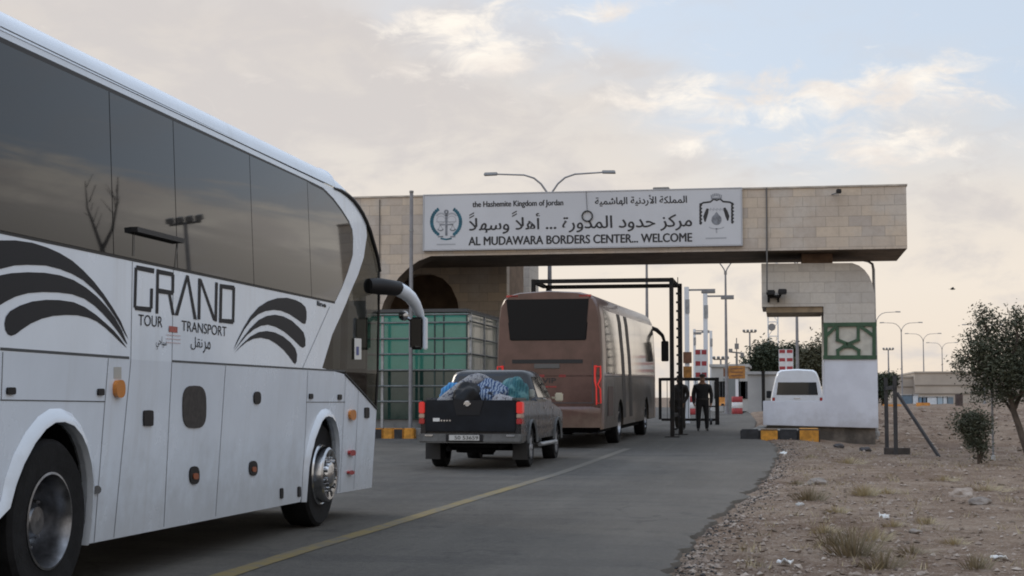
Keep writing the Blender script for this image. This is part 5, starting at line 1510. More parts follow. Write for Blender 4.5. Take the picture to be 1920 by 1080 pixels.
fm = floodmast(2197, 56.8, 285, 'slim floodlight mast right of the dirt field, mirrored in the white coach windows')
bp_ = foot(2200, 41.0); random.seed(9)
t = thing('bare_tree', 'tall bare tree right of the dirt field, mirrored in the white coach windows', 'tree', bp_, local=True)
m_bk = mat('bare_bark', (.05, .04, .032), .9)
m_ = MB(); m_.tube([(0, 0, -.2), (.1, 0, 4), (.05, 0, 7.0)], [.16, .12, .08], 8); m_.build('trunk', m_bk, t, smooth=60)
for s_ in (-1, 1):
    m_ = MB(); q = [Vector((.05, 0, 6.95)), Vector((s_ * .25, .1, 7.5)), Vector((s_ * .45, .1, 8.2)), Vector((s_ * .5, .2, 9.0))]; m_.tube(q, [.06, .045, .03, .012], 6)
    for k in range(9):
        p0 = q[1].lerp(q[3], random.random()); m_.tube([p0, p0 + Vector((random.uniform(-.3, .4), random.uniform(-.3, .3), random.uniform(.2, .5)))], [.016, .006], 4)
    m_.build('branch', m_bk, t)

# white camera gantries over the inner road
m_wpost = mat('white_post_paint', (.62, .64, .66), .5)
for px, Y, py, pxa, lb in ((1289, 62, 538, 1341, 'white camera post with a long arm, just right of the portal frame'), (1324, 66, 550, 1376, 'white camera post behind and right of the first one'),
                           (1303, 112, 617, 1330, 'small white camera post far behind, between the two near ones'), (1334, 108, 620, 1300, 'small white camera post right of the striped signs, arm pointing left')):
    p = foot(px, Y); h = onY(px, py, Y).z - p.z; dxa = onY(pxa, py, Y).x - p.x; s_ = 1 if dxa > 0 else -1
    t = thing('camera_post', lb, 'camera post', p, 'white camera posts', local=True)
    m_ = MB(); m_.box((-.09, -.09, -.1), (.09, .09, h)); m_.build('post', m_wpost, t, bevel=.01)
    m_ = MB(); m_.box((.0951 * s_ if s_ > 0 else dxa, -.035, h - .16), (dxa if s_ > 0 else -.0951, .035, h - .09)); m_.build('arm', m_post, t)
    m_ = MB(); a_, b_ = sorted((dxa - s_ * .55, dxa)); m_.box((a_, -.09, h - .265), (b_, .09, h - .165)); m_.build('camera', m_lamp, t, bevel=.015)
    m_ = MB(); m_.box((-.05, -.12, h * .80), (.05 + .07, -.095, h * .80 + .55)); m_.build('junction_box', m_galv, t)

# ================================================================== SIGNS, DRUMS, BARRIERS
m_rw_r = mat('road_red', (.30, .035, .04), .6, var=.15, scale=4); m_rw_w = mat('road_white', (.60, .60, .60), .6, var=.1, scale=4)
m_brsign = mat('brown_sign', (.16, .07, .035), .6, var=.2, scale=5); m_orsign = mat('amber_sign_face', (.34, .15, .03), .55, var=.35, scale=7)


def drum(px, Y, r, h, label, py=None):
    p = foot(px, Y)
    if py: p.z = onY(px, py, Y).z
    t = thing('traffic_drum', label, 'traffic drum', p, local=True)
    for k in range(3):
        m_ = MB(); a_ = h * k / 3; m_.lathe([(a_ + .002, r * .96), (a_ + .02, r), (a_ + h / 3 - .02, r), (a_ + h / 3 - .002, r * .96)], (0, 0, 0), 'Z', 20); m_.build('band', m_rw_r if k != 1 else m_rw_w, t, smooth=40)
    return t


def post_sign(px, Y, y0, y1, w0, w1, face, label, ybase=None, name='road_sign', cat='road sign', backs=None):
    p = foot(px, Y)
    t = thing(name, label, cat, p, local=True)
    m_ = MB(); z0, z1 = onY(px, y1, Y).z - p.z, onY(px, y0, Y).z - p.z; a_, b_ = onY(w0, y0, Y).x - p.x, onY(w1, y0, Y).x - p.x
    m_.box((a_, -.06, z0), (b_, -.02, z1)); m_.build('sign_panel', face, t, bevel=.01)
    m_ = MB(); m_.box((-.08, -.018, -.1), (.08, .10, z1 - .05)); m_.build('post', m_wpost, t)
    return t, p, (a_, b_, z0, z1)


t, p, (a_, b_, z0, z1) = post_sign(1382, 84, 686, 710, 1366, 1397, m_orsign, 'amber box sign on a white post with cameras on top')
m_ = MB(); m_.box((a_ - .28, -.05, z0 + .12), (a_ - .004, .2, z1 - .12)); m_.build('lamp_box', m_brsign, t)
m_ = MB()
for k in range(3): m_.box((a_ + .12, -.064, z0 + .13 + k * .19), (b_ - .12, -.0605, z0 + .19 + k * .19))
m_.build('sign_lines', m_brsign, t)
m_ = MB(); m_.box((-.06, .0, z1 + .002), (.06, .1, z1 + .7)); m_.tube([(-.35, .05, z1 + .75), (.35, .05, z1 + .68)], .04, 6); m_.box((-.42, -.1, z1 + .72), (-.22, .1, z1 + .92)); m_.box((.2, -.1, z1 + .48), (.4, .1, z1 + .68)); m_.tube([(0, .05, z1 + .7), (0, .05, z1 + 1.5)], .03, 6); m_.box((-.1, -.08, z1 + .9), (.12, .1, z1 + 1.2)); m_.build('camera_cluster', m_lamp, t)
dr = drum(1382, 83.6, .29, .93, 'red and white banded drum under the amber sign')
drum(1297, 80, .32, .95, 'red and white banded drum behind the barrier gate')
# striped width signs
for px, w0, w1, y0, y1, Y, lb, kx in ((1314, 1303, 1325.5, 655, 708, 58, 'red and white chequered board above the standing man', 2), (1474, 1460, 1487, 655, 694, 75, 'red and white chequered board above the minibus roof', 2)):
    p = foot(px, Y); t = thing('chequer_board', lb, 'hazard board', p, local=True)
    a_, b_ = onY(w0, y0, Y).x - p.x, onY(w1, y0, Y).x - p.x; z0, z1 = onY(px, y1, Y).z - p.z, onY(px, y0, Y).z - p.z
    m_ = MB(); m_.box((a_, 0, z0), (b_, .04, z1)); m_.build('board', m_rw_w, t)
    m_ = MB(); n = 5
    for r_ in range(n):
        if r_ % 2 == 0:
            zz0 = z0 + (z1 - z0) * r_ / n
            for c_ in range(2): u0 = a_ + (b_ - a_) * (.04 + .52 * c_); m_.box((u0, -.006, zz0 + .02), (u0 + (b_ - a_) * .40, .001, zz0 + (z1 - z0) / n - .02))
    m_.build('red_squares', m_rw_r, t)
    for x in (a_ + .06, b_ - .06):
        m_ = MB(); m_.box((x - .04, .041, -.1), (x + .04, .12, z1)); m_.build('post', m_wpost, t)
t, p, q = post_sign(1289, 57, 660, 681, 1281, 1297, m_brsign, 'brown and amber two panel road sign on a post beside the portal frame')
m_ = MB(); z0, z1 = onY(1289, 708, 57).z - p.z, onY(1289, 687, 57).z - p.z; m_.box((q[0], -.06, z0), (q[1], -.02, z1)); m_.build('sign_panel', m_orsign, t)


def water_barrier(px0, px1, y0, y1, Y, label):
    a_, b_ = onY(px0, y1, Y), onY(px1, y1, Y); z1 = onY(px0, y0, Y).z
    t = thing('plastic_barrier', label, 'barrier', ((a_.x + b_.x) / 2, Y, a_.z), local=True)
    L = (b_.x - a_.x) / 2; h = z1 - a_.z
    m_ = MB(); pr = [(-.28, 0), (.28, 0), (.25, .2 * h), (.12, .45 * h), (.09, h), (-.09, h), (-.12, .45 * h), (-.25, .2 * h)]
    m_.prism([(-L, y, z) for y, z in pr], [(L, y, z) for y, z in pr]); m_.build('shell', mat('orange_plastic', (.50, .20, .03), .5, var=.2), t, bevel=.02)
    m_ = MB(); m_.box((-L * .35, -.30, .02), (L * .35, -.285, .14)); m_.build('fork_slot', m_black, t)
    return t


water_barrier(1347, 1364, 745, 761, 92, 'orange plastic barrier at the foot of the gate house')
water_barrier(1718, 1744, 755, 768, 118, 'orange plastic barrier in front of the white containers')
water_barrier(1655, 1690, 758, 766, 120, 'long low orange barrier seen between the fence posts')

# ================================================================== FAR BUILDINGS
m_gh = mat('pale_grey_render', (.38, .375, .36), .85, var=.12, scale=.6); m_cw = mat('grey_panel_wall', (.335, .335, .33), .8, var=.12, scale=.5); m_wh = mat('beige_block_wall', (.37, .325, .275), .9, var=.12, scale=.25, bump=.2)
m_dw = mat('dark_window', (.03, .035, .04), .15)


def fbox(name, label, cat, px0, px1, py0, Y, depth, m_, extra=None):
    a_, b_ = foot(px0, Y), foot(px1, Y); z1 = onY((px0 + px1) / 2, py0, Y).z; zb_ = min(a_.z, b_.z) - .3
    t = thing(name, label, cat, ((a_.x + b_.x) / 2, Y, zb_))
    mm = MB(); mm.box((a_.x, Y, zb_), (b_.x, Y + depth, z1)); mm.build('walls', m_, t)
    mm = MB(); mm.box((a_.x - .12, Y - .12, z1 + .003), (b_.x + .12, Y + depth + .1, z1 + .18)); mm.build('parapet', m_, t)
    return t, a_.x, b_.x, z1


t, xa2, xb2, z1 = fbox('gate_house', 'low pale grey gate house far behind the standing man', 'building', 1334, 1402, 688, 100, 8, m_gh)
for px in (1346, 1358, 1390, 1396):
    x = onY(px, 700, 100).x; mm = MB(); mm.box((x - .25, 99.95, 1.2), (x + .25, 99.99, 2.3)); mm.build('window', m_dw, t)
mm = MB(); x = onY(1371, 700, 100).x; mm.box((x - .5, 99.95, .4), (x + .5, 99.99, 2.5)); mm.build('door', mat('grey_door', (.16, .17, .17), .6), t)
for px0, px1, lb in ((1402, 1430, 'grey panel wall behind the amber sign'), (1433, 1468, 'grey panel wall left of the minibus')):
    t, u0, u1, z1 = fbox('boundary_wall', lb, 'wall', px0, px1, 702, 95, .3, m_cw)
p = foot(1431.5, 94.5); t = thing('fence_post', 'dark square post between the two grey panel walls', 'post', p, local=True)
mm = MB(); mm.box((-.1, -.1, -.1), (.1, .1, 2.4)); mm.build('shaft', m_blackst, t); mm = MB(); mm.box((-.13, -.13, 2.402), (.13, .13, 2.46)); mm.build('post_cap', m_blackst, t)
t, u0, u1, z1 = fbox('warehouse', 'long beige blockwork warehouse beyond the dirt field on the right', 'building', 1716, 1990, 699, 190, 30, m_wh)
mm = MB()
for py in (722, 738): z = onY(1800, py, 190).z; mm.box((u0 - .02, 189.93, z - .08), (u1, 189.99, z + .05))
mm.build('course_line', mat('warehouse_band', (.20, .17, .14), .9), t)
t, u0, u1, z1 = fbox('annex', 'lower beige annex left of the long warehouse', 'building', 1672, 1716, 708, 192, 20, m_wh)
mm = MB(); z = onY(1690, 725, 192).z; mm.box((u0 - .02, 191.93, z - .08), (u1, 191.99, z + .05)); mm.build('course_line', mat('warehouse_band', (.20, .17, .14), .9), t)
cols = [(1692, 1711, (.10, .15, .20), 'dark blue'), (1712, 1722, (.50, .54, .58), 'white'), (1723, 1729, (.12, .19, .26), 'narrow blue'), (1731, 1737, (.10, .14, .19), 'narrow slate'), (1739, 1757, (.52, .56, .60), 'wide white'), (1758, 1768, (.30, .38, .44), 'pale blue'), (1769, 1776, (.48, .52, .55), 'small white'), (1777, 1788, (.14, .19, .23), 'blue grey')]
for a0, a1, c_, nm in cols:
    pa, pb_ = onY(a0, 768, 150), onY(a1, 768, 150); z0 = gz(pa.x, 150) - .1; z1 = onY(a0, 745 - (nm in ('white', 'dark blue')) * 4, 150).z
    t = thing('site_cabin', nm + ' cabin in the row before the beige warehouse', 'cabin', ((pa.x + pb_.x) / 2, 150, z0), 'cabins before the warehouse')
    mm = MB(); mm.box((pa.x, 150, z0), (pb_.x, 152.4, z1)); mm.build('walls', mat('cabin_' + nm.replace(' ', '_'), c_, .6, var=.1), t, bevel=.03)
    mm = MB(); mm.box((pa.x - .05, 149.95, z1 + .003), (pb_.x + .05, 152.5, z1 + .1)); mm.build('roof', m_galv, t)
p = foot(1798, 125); t = thing('oil_barrel', 'small dark barrel on the crest of the dirt field', 'barrel', p, local=True)
mm = MB(); mm.lathe([(0, .28), (.02, .3), (.3, .3), (.31, .315), (.33, .315), (.34, .3), (.6, .3), (.61, .315), (.63, .315), (.64, .3), (.9, .3), (.92, .28)], (0, 0, 0), 'Z', 16); mm.build('drum', mat('rusty_barrel', (.07, .05, .045), .8, var=.3), t)
mm = MB(); mm.lathe([(.92, .27), (.915, .26), (.915, .001)], (0, 0, 0), 'Z', 16); mm.build('lid', mat('barrel_lid', (.10, .09, .085), .7), t)
# lattice mast
p = foot(1451, 135); t = thing('lattice_tower', 'white lattice tower rising behind the trees, left in the pier opening', 'tower', p, local=True)
wl = .42; hh = 13.5
for s_ in (-1, 1):
    for q_ in (-1, 1): mm = MB(); mm.tube([(s_ * wl, q_ * wl, -.2), (s_ * wl, q_ * wl, hh)], .055, 6); mm.build('leg', m_wpost, t)
mm = MB()
for k in range(11):
    z = k * hh / 11; z2_ = z + hh / 11
    for q_ in (-1, 1):
        mm.tube([(-wl, q_ * wl, z), (wl, q_ * wl, z)], .03, 4); mm.tube([(q_ * wl, -wl, z), (q_ * wl, wl, z)], .03, 4)
        mm.tube([(-wl, q_ * wl, z) if k % 2 else (wl, q_ * wl, z), (wl, q_ * wl, z2_) if k % 2 else (-wl, q_ * wl, z2_)], .025, 4)
mm.build('bracing', m_wpost, t)
mm = MB(); mm.lathe([(-.1, .3), (.08, .32), (.1, .001)], (-.1, -.55, 6.9), 'Y', 14); mm.build('dish_antenna', m_lamp, t)

# ================================================================== PIER AND BEAM FITTINGS
t = thing('security_camera', 'pair of black cameras bracketed to the left end of the pier head', 'camera', onY(1450, 560, YP), local=False)
mm = MB(); c0 = onY(1452, 556, YP); mm.box((c0.x - .16, YP - .30, c0.z - .04), (c0.x + .16, YP - .002, c0.z + .02))
for px in (1441, 1459): c_ = onY(px, 561, YP); mm.box((c_.x - .03, YP - .06, c_.z - .09), (c_.x + .03, YP - .004, c_.z + .12))
mm.tube([onY(1441, 556, YP - .2), onY(1441, 550, YP - .3)], .03, 6); mm.tube([onY(1462, 556, YP - .15), onY(1466, 548, YP - .3)], .03, 6); mm.build('bracket', m_blackst, t)
for px, py in ((1445, 549), (1467, 547)):
    mm = MB(); c_ = onY(px, py, YP - .35); mm.box((c_.x - .12, c_.y - .25, c_.z - .065), (c_.x + .12, c_.y + .22, c_.z + .065)); mm.build('camera_body', m_blackpl, t, bevel=.02)
t = thing('security_camera', 'single small black camera near the top right of the beam', 'camera', onY(1571, 361, YB))
mm = MB(); c_ = onY(1572, 361, YB); mm.tube([(c_.x - .18, YB - .003, c_.z - .05), (c_.x - .05, YB - .16, c_.z - .03)], .018, 6); mm.build('bracket', m_galv, t)
mm = MB(); mm.box((c_.x - .07, YB - .40, c_.z - .05), (c_.x + .07, YB - .14, c_.z + .05)); mm.build('camera_body', m_blackpl, t, bevel=.015)
mm = MB(); a_ = onY(1437, 355, YB - .05); b_ = onY(1438, 548, YB - .05); mm.tube([(a_.x, YB - .03, a_.z + .05), (a_.x, YB - .04, (a_.z + b_.z) / 2), (b_.x, YB - .04, b_.z)], .022, 6)
tag(mm.build('hanging_cable', mat('grey_cable', (.12, .115, .11), .7)), 'thin grey cable hanging down the beam to the pair of cameras', 'cable')
t = thing('cable_coil', 'round loop of dark cable hanging over the middle of the sign lettering', 'cable', onY(1101, 405, YS - .03))
mm = MB(); cc0 = onY(1101, 405, YS - .03); rr_ = .145
mm.tube([cc0 + Vector((math.cos(q_) * rr_, 0, math.sin(q_) * rr_)) for q_ in [R(90) + 2 * math.pi * k / 24 for k in range(25)]], .020, 6); mm.build('loop', mat('dark_cable', (.03, .03, .03), .6), t, smooth=60)
mm = MB(); tp = onY(1099, 359, YS - .03); mm.tube([cc0 + Vector((0, 0, rr_)), Vector((tp.x, YS - .03, tp.z)), Vector((tp.x, YB + .1, bt + .06))], .007, 5); mm.build('lead', mat('dark_cable', (.03, .03, .03), .6), t)
t = thing('roof_floodlight', 'flat grey floodlight lying on top of the beam above the sign', 'floodlight', (onY(1239, 355, YB).x, YB + .3, bt + .05))
x = onY(1239, 355, YB).x; mm = MB(); mm.box((x - .23, YB + .05, bt + .07), (x + .23, YB + .5, bt + .13)); mm.build('housing', m_lamp, t, bevel=.015); mm = MB(); mm.box((x - .05, YB + .2, bt + .051), (x + .05, YB + .3, bt + .069)); mm.build('foot', m_lamp, t)
# conduit pole beside the pier
p = foot(1643, 47.2); t = thing('conduit_pole', 'slim pale pole with a bent top, rising against the right side of the gate pier', 'pole', p)
zt2 = onY(1640, 490, 47.2).z
mm = MB(); mm.tube([(p.x, 47.2, p.z - .3), (p.x - .02, 47.2, zt2 - .25), (p.x - .05, 47.2, zt2 - .08), (p.x - .17, 47.2, zt2), (p.x - .36, 47.2, zt2 + .04)], [.05, .045, .04, .035, .03], 8); mm.build('shaft', m_galv, t, smooth=60)
mm = MB(); mm.lathe([(0, .06), (0, .09), (.12, .09), (.13, .06)], (p.x, 47.2, p.z + .1), 'Z', 10); mm.build('pole_base', m_galv, t)

# ================================================================== FENCE REMNANT ON THE RIGHT
YF = 37.0
m_rust = mat('rusty_dark_steel', (.028, .027, .028), .8, c2=(.05, .046, .044), scale=5)
pA, pB = onY(1663, 838, YF + 1.6), onY(1680, 851, YF)
fz = lambda v: gz(v.x, v.y) - .1
t = thing('fence', 'two rusty steel fence posts joined at the top, with a long diagonal brace', 'fence', (pB.x, YF, gz(pB.x, YF)))
for v, py in ((pA, 708), (pB, 704)):
    mm = MB(); mm.box((v.x - .045, v.y - .045, fz(v)), (v.x + .045, v.y + .045, onY(1670, py, v.y).z)); mm.build('post', m_rust, t, bevel=.008)
mm = MB(); mm.bar(Vector((pA.x, pA.y, onY(1663, 728, pA.y).z)), Vector((pB.x, pB.y - .07, onY(1680, 726, pB.y).z)), .04, .09); mm.build('clamp', m_rust, t)
br = onY(1761, 859, YF - .8); mm = MB(); mm.bar(Vector((pB.x + .046, YF, onY(1682, 737, YF).z)), Vector((br.x, br.y, gz(br.x, br.y) - .02)), .06); mm.build('brace', m_rust, t)
pl0, pl1 = onY(1655, 836, YF + .9), onY(1703, 836, YF + .9)
mm = MB(); mm.box((pl0.x, YF + .35, gz(pl0.x, YF) - .05), (pl1.x, YF + .5, gz(pl0.x, YF) + .15)); tag(mm.build('plank', mat('dark_weathered_wood', (.05, .042, .037), .9, var=.3)), 'dark weathered plank lying on edge behind the fence posts', 'plank')
p = foot(1860, 33.5); t = thing('fence_post', 'thin grey post standing in front of the roadside tree', 'post', p, local=True)
mm = MB(); mm.tube([(0, 0, -.1), (0, 0, onY(1860, 700, 33.5).z - p.z)], .022, 6); mm.build('shaft', m_post, t); mm = MB(); mm.lathe([(0, .03), (.0, .05), (.10, .045), (.11, .025)], (0, 0, 0), 'Z', 8); mm.build('concrete_foot', m_gh, t)
# bird
p = onY(1786, 542, 60); mm = MB()
mm.lathe([(-.10, .004), (-.05, .025), (0, .032), (.06, .022), (.09, .014), (.11, .003)], p, 'X', 8)
for s_ in (-1, 1): mm.face([p + Vector((-.03, 0, .02)), p + Vector((.05, 0, .02)), p + Vector((.03, s_ * .12, .07)), p + Vector((-.02, s_ * .2, .02)), p + Vector((-.05, s_ * .12, .05))])
mm.face([p + Vector((-.09, .01, 0)), p + Vector((-.17, .04, .01)), p + Vector((-.17, -.04, .01)), p + Vector((-.09, -.01, 0))])
tag(mm.build('bird', mat('dark_feathers', (.03, .028, .026), .8)), 'small dark bird flying in the sky right of the gate', 'bird')

# ================================================================== VEGETATION
def mat_leaf(name, a, b2, c_=None):
    m = bpy.data.materials.new(name); m.use_nodes = True; MATS[name] = m
    N = NX(m.node_tree); bs = m.node_tree.nodes['Principled BSDF']; t = N.new('ShaderNodeTexCoord')
    g_ = N.new('ShaderNodeNewGeometry')
    cc = N.mix(N.sst(N.noise(t.outputs['Object'], 1.6, 4), .35, .65), a, b2)
    cc = N.mix(N.m('MULTIPLY', g_.outputs['Random Per Island'], .55), cc, c_ or tuple(x * 1.7 for x in b2))
    N.link(cc, bs.inputs['Base Color']); bs.inputs['Roughness'].default_value = .65; bs.inputs['Specular IOR Level'].default_value = .3
    return m


m_olive = mat_leaf('olive_leaves', (.030, .034, .019), (.050, .056, .032), (.10, .105, .068))
m_dkleaf = mat_leaf('dark_leaves', (.022, .032, .018), (.034, .044, .024), (.06, .07, .04))
m_bark = mat('bark', (.075, .058, .045), .9, var=.3, scale=6, bump=.5)
m_dry = mat_leaf('dry_straw', (.26, .205, .12), (.36, .29, .16), (.45, .38, .24)); m_scrub = mat_leaf('grey_scrub', (.13, .105, .062), (.19, .15, .09), (.28, .225, .14))


def leaf(mb, c, s, aspect=.38, up=.0):
    d = Vector((random.gauss(0, 1), random.gauss(0, 1), random.gauss(up, .8))).normalized(); n_ = d.orthogonal().normalized()
    n_ = (Matrix.Rotation(random.random() * 6.28, 3, d) @ n_) * s * aspect * .5; d = d * s * .5
    V = [mb.v(p) for p in (c - d, c + n_, c + d, c - n_)]
    mb.bm.faces.new(V)


def tree(name, label, cat, base, limbs, clumps, nleaf, ls, m_, tr, group=None, seed=1, spread=.85, dense=None):
    random.seed(seed)
    t = thing(name, label, cat, base, group, local=True)
    mm = MB()
    for pts, r0, r1 in limbs:
        n = len(pts); mm.tube(pts, [r0 + (r1 - r0) * k / (n - 1) for k in range(n)], 7)
    mm.build('trunk', m_bark, t, smooth=60)
    mm = MB()
    tot = sum(c[3] * c[4] * c[5] for c in clumps) if len(clumps[0]) > 4 else sum(c[3] ** 3 for c in clumps)
    for c in clumps:
        rx, ry, rz_ = (c[3], c[4], c[5]) if len(c) > 4 else (c[3],) * 3
        k_ = int(nleaf * (rx * ry * rz_) / tot); cen = Vector(c[:3])
        subs = [cen + Vector((random.gauss(0, .5) * rx, random.gauss(0, .5) * ry, random.gauss(0, .5) * rz_)) for _ in range(max(6, int(k_ / 38)))]
        for _ in range(k_):
            s0_ = random.choice(subs); rr_ = spread * (.19 if dense is None else dense) * min(rx, ry, rz_) + ls * .8
            q = s0_ + Vector((random.gauss(0, rr_), random.gauss(0, rr_), random.gauss(0, rr_ * .9)))
            leaf(mm, q, ls * random.uniform(.6, 1.35))
    mm.build('crown', m_, t, rec=False)
    return t


# roadside tree: its own frame in metres at Y=33
YT = 33.0
def T(px, py, dy=0.0):
    q = onY(px, py, YT); return Vector((q.x - tb.x, dy, q.z - tb.z))
tb = foot(1938, YT)
limbs = [([T(1938, 880), T(1925, 845), T(1912, 805), T(1900, 770), T(1893, 735)], .085, .055), ([T(1893, 735), T(1880, 700, .1), T(1862, 660, .1), T(1848, 610, .1), T(1840, 585)], .05, .012),
         ([T(1893, 735), T(1892, 690, -.1), T(1905, 640, -.2), T(1903, 600, -.2), T(1904, 585)], .05, .012), ([T(1900, 770), T(1925, 720, .2), T(1950, 660, .3), T(1960, 610, .3)], .05, .012), ([T(1880, 700, .1), T(1840, 685, -.2), T(1815, 670, -.3), T(1797, 655, -.3)], .03, .008),
         ([T(1900, 775), T(1885, 745, .4), T(1870, 715, .5)], .035, .01), ([T(1897, 750), T(1915, 735, -.3), T(1930, 700, -.4)], .035, .01)]
S = .01138
cl = []
for px, py, r_, dy in ((1845, 600, 22, 0), (1838, 578, 10, .1), (1855, 640, 34, .2), (1835, 665, 30, -.2), (1812, 680, 22, -.2), (1800, 662, 9, -.3), (1803, 700, 14, .1), (1868, 680, 38, .2), (1850, 715, 30, 0), (1838, 738, 16, .2), (1895, 700, 40, -.2), (1905, 610, 24, -.2), (1903, 582, 11, -.1), (1912, 655, 36, .1), (1945, 640, 40, .2), (1960, 690, 44, 0), (1930, 720, 34, -.2), (1888, 735, 20, .2), (1872, 740, 14, -.2), (1800, 628, 5, -.2), (1862, 592, 12, .2), (1925, 590, 16, .1)):
    v = T(px, py, dy); cl.append((v.x, v.y, v.z, r_ * S * .88))
tree('olive_tree', 'loose grey green tree with a leaning trunk at the right edge of the dirt field', 'tree', tb, limbs, cl, 25000, .072, m_olive, None, seed=5)
sbp = foot(1822, 31.5)
random.seed(4); cl = []
for px, py, r_ in ((1822, 795, 26), (1805, 792, 16), (1842, 800, 18), (1830, 825, 20), (1822, 778, 12), (1840, 838, 15), (1818, 815, 17), (1832, 852, 9), (1848, 858, 9)):
    q = onY(px, py, 31.5); cl.append((q.x - sbp.x, random.uniform(-.15, .15), q.z - sbp.z, r_ * .0109 * .85))
lm = [([(0.1, 0, 0), (0.08 + .1 * k, .1 * (k - 1), .35), (-.15 + .18 * k, .12 * (k - 1), .8)], .025, .008) for k in range(3)]
tree('shrub', 'dark green shrub left of the leaning tree trunk', 'shrub', sbp, lm, cl, 5200, .06, m_olive, None, seed=8)
for i, (px, Y, lb, blobs) in enumerate(((1437, 112, 'dark bushy tree left of the lattice tower', ((1415, 690, 14), (1428, 668, 13), (1432, 655, 10), (1445, 680, 18), (1443, 660, 9), (1405, 694, 9), (1455, 690, 14))),
                                        (1485, 116, 'dark tree behind the chequered board above the minibus', ((1478, 672, 12), (1488, 680, 14), (1468, 685, 12), (1490, 660, 6))),
                                        (1532, 108, 'brownish green tree at the right side of the pier opening', ((1530, 672, 16), (1541, 660, 12), (1515, 684, 14), (1545, 690, 18), (1520, 700, 14), (1505, 690, 10))),
                                        (1500, 122, 'small dark tree behind the minibus roof', ((1500, 690, 12), (1508, 682, 8), (1494, 700, 10))),
                                        (1655, 125, 'dark bush showing between the gate pier and the fence posts', ((1650, 718, 6), (1650, 730, 7), (1668, 713, 5))))):
    b0 = foot(px, Y); s_ = Y / F; cl = []
    for qx, qy, r_ in blobs:
        q = onY(qx, qy, Y); cl.append((q.x - b0.x, random.uniform(-.5, .5), q.z - b0.z, r_ * s_ * 1.3))
    top_ = Vector(cl[0][:3])
    lm = [([(0, 0, -.2), (.05, 0, top_.z * .5), tuple(top_)], .16, .05)] + [([(0.02, 0, top_.z * .45), tuple(Vector(c[:3]))], .07, .02) for c in cl[1:]]
    tree('broadleaf_tree', lb, 'tree', b0, lm, cl, 9500, .25, m_dkleaf if i != 2 else mat_leaf('brown_green_leaves', (.04, .042, .022), (.06, .058, .03), (.09, .085, .05)), None, 'trees beyond the gate', seed=20 + i)


# dry tufts and scrub
def tuft(px, py, w, h, n, m_, name, label, cat, group, seed, stiff=.5):
    random.seed(seed); p = onG(px, py); p.z = ground_z(p.x, p.y) - .01; mm = MB()
    n = int(n * .62)
    for _ in range(n):
        a_ = random.random() * 6.283; rr_ = w * .62 * random.random() ** 1.1; b_ = Vector((math.cos(a_) * rr_ * .55, math.sin(a_) * rr_ * .55, 0))
        L = h * random.uniform(.25, .95) * (1 - .5 * rr_ / (w * .62)); lean = Vector((math.cos(a_), math.sin(a_), 0)) * (rr_ * stiff + random.uniform(0, .25) * h) + Vector((random.gauss(0, .06), random.gauss(0, .06), 0)) * h
        q1 = b_ + lean * .45 + Vector((0, 0, L * .6)); q2 = b_ + lean * 1.1 + Vector((0, 0, L)); ww = random.uniform(.002, .0045)
        sd_ = Vector((-math.sin(a_ + 1), math.cos(a_ + 1), 0)) * ww
        V = [mm.v(v) for v in (b_ - sd_, b_ + sd_, q1 + sd_ * .8, q1 - sd_ * .8, q2)]
        mm.bm.faces.new(V[:4]); mm.bm.faces.new((V[3], V[2], V[4]))
    o = mm.build(name, m_, rec=False); o.location = p
    return tag(o, label, cat, group)


TG = 'dry grass tufts on the dirt'
for i, (px, py, w, h, n, m_, lb) in enumerate((
        (1622, 929, .42, .24, 420, m_dry, 'round straw yellow tuft, brightest of all, below the fence brace'),
        (1518, 940, .55, .30, 420, m_scrub, 'grey brown scrubby tuft nearest the middle of the asphalt edge'),
        (1567, 963, .30, .14, 220, m_dry, 'small yellowish tuft just right of the grey scrubby one'),
        (1600, 1040, .62, .36, 520, m_scrub, 'largest grey brown scrub clump, near the bottom of the picture'),
        (1560, 1022, .35, .26, 260, m_scrub, 'thin grey scrub left beside the largest clump'),
        (1655, 1060, .40, .22, 300, m_scrub, 'low dark scrub right beside the largest clump'),
        (1710, 1034, .50, .12, 260, m_scrub, 'flat dark scrub lying near the right bottom of the dirt'),
        (1675, 988, .26, .12, 200, m_dry, 'pale straw tuft beside the white litter'),
        (1737, 985, .30, .14, 200, m_dry, 'pale straw tuft right of the white litter'),
        (1590, 866, .9, .22, 420, m_dry, 'wide faded straw patch in front of the pier footing'),
        (1520, 858, .35, .14, 200, m_scrub, 'small greenish tuft close to the orange kerb end'),
        (1848, 920, .9, .16, 360, m_dry, 'broad low straw patch under the roadside tree'),
        (1830, 1062, .30, .2, 200, m_scrub, 'small dark scrub at the bottom right of the dirt'),
        (1666, 925, .34, .14, 220, m_dry, 'small straw tuft touching the brightest one'),
        (1545, 1000, .36, .16, 240, m_dry, 'straw tuft behind the thin grey scrub'),
        (1770, 905, .6, .14, 260, m_dry, 'low straw patch below the dark green shrub'),
        (1492, 905, .34, .12, 200, m_scrub, 'small scrub close to the bend in the asphalt edge'),
        (1640, 1012, .40, .20, 260, m_dry, 'straw tuft behind the right part of the largest clump'),
        (1790, 1020, .30, .12, 200, m_dry, 'thin straw tuft left of the bottom right scrub'))):
    tuft(px, py, w, h, n, m_, 'grass_tuft', lb, 'grass tuft', TG, 40 + i)
random.seed(77); mm = MB()
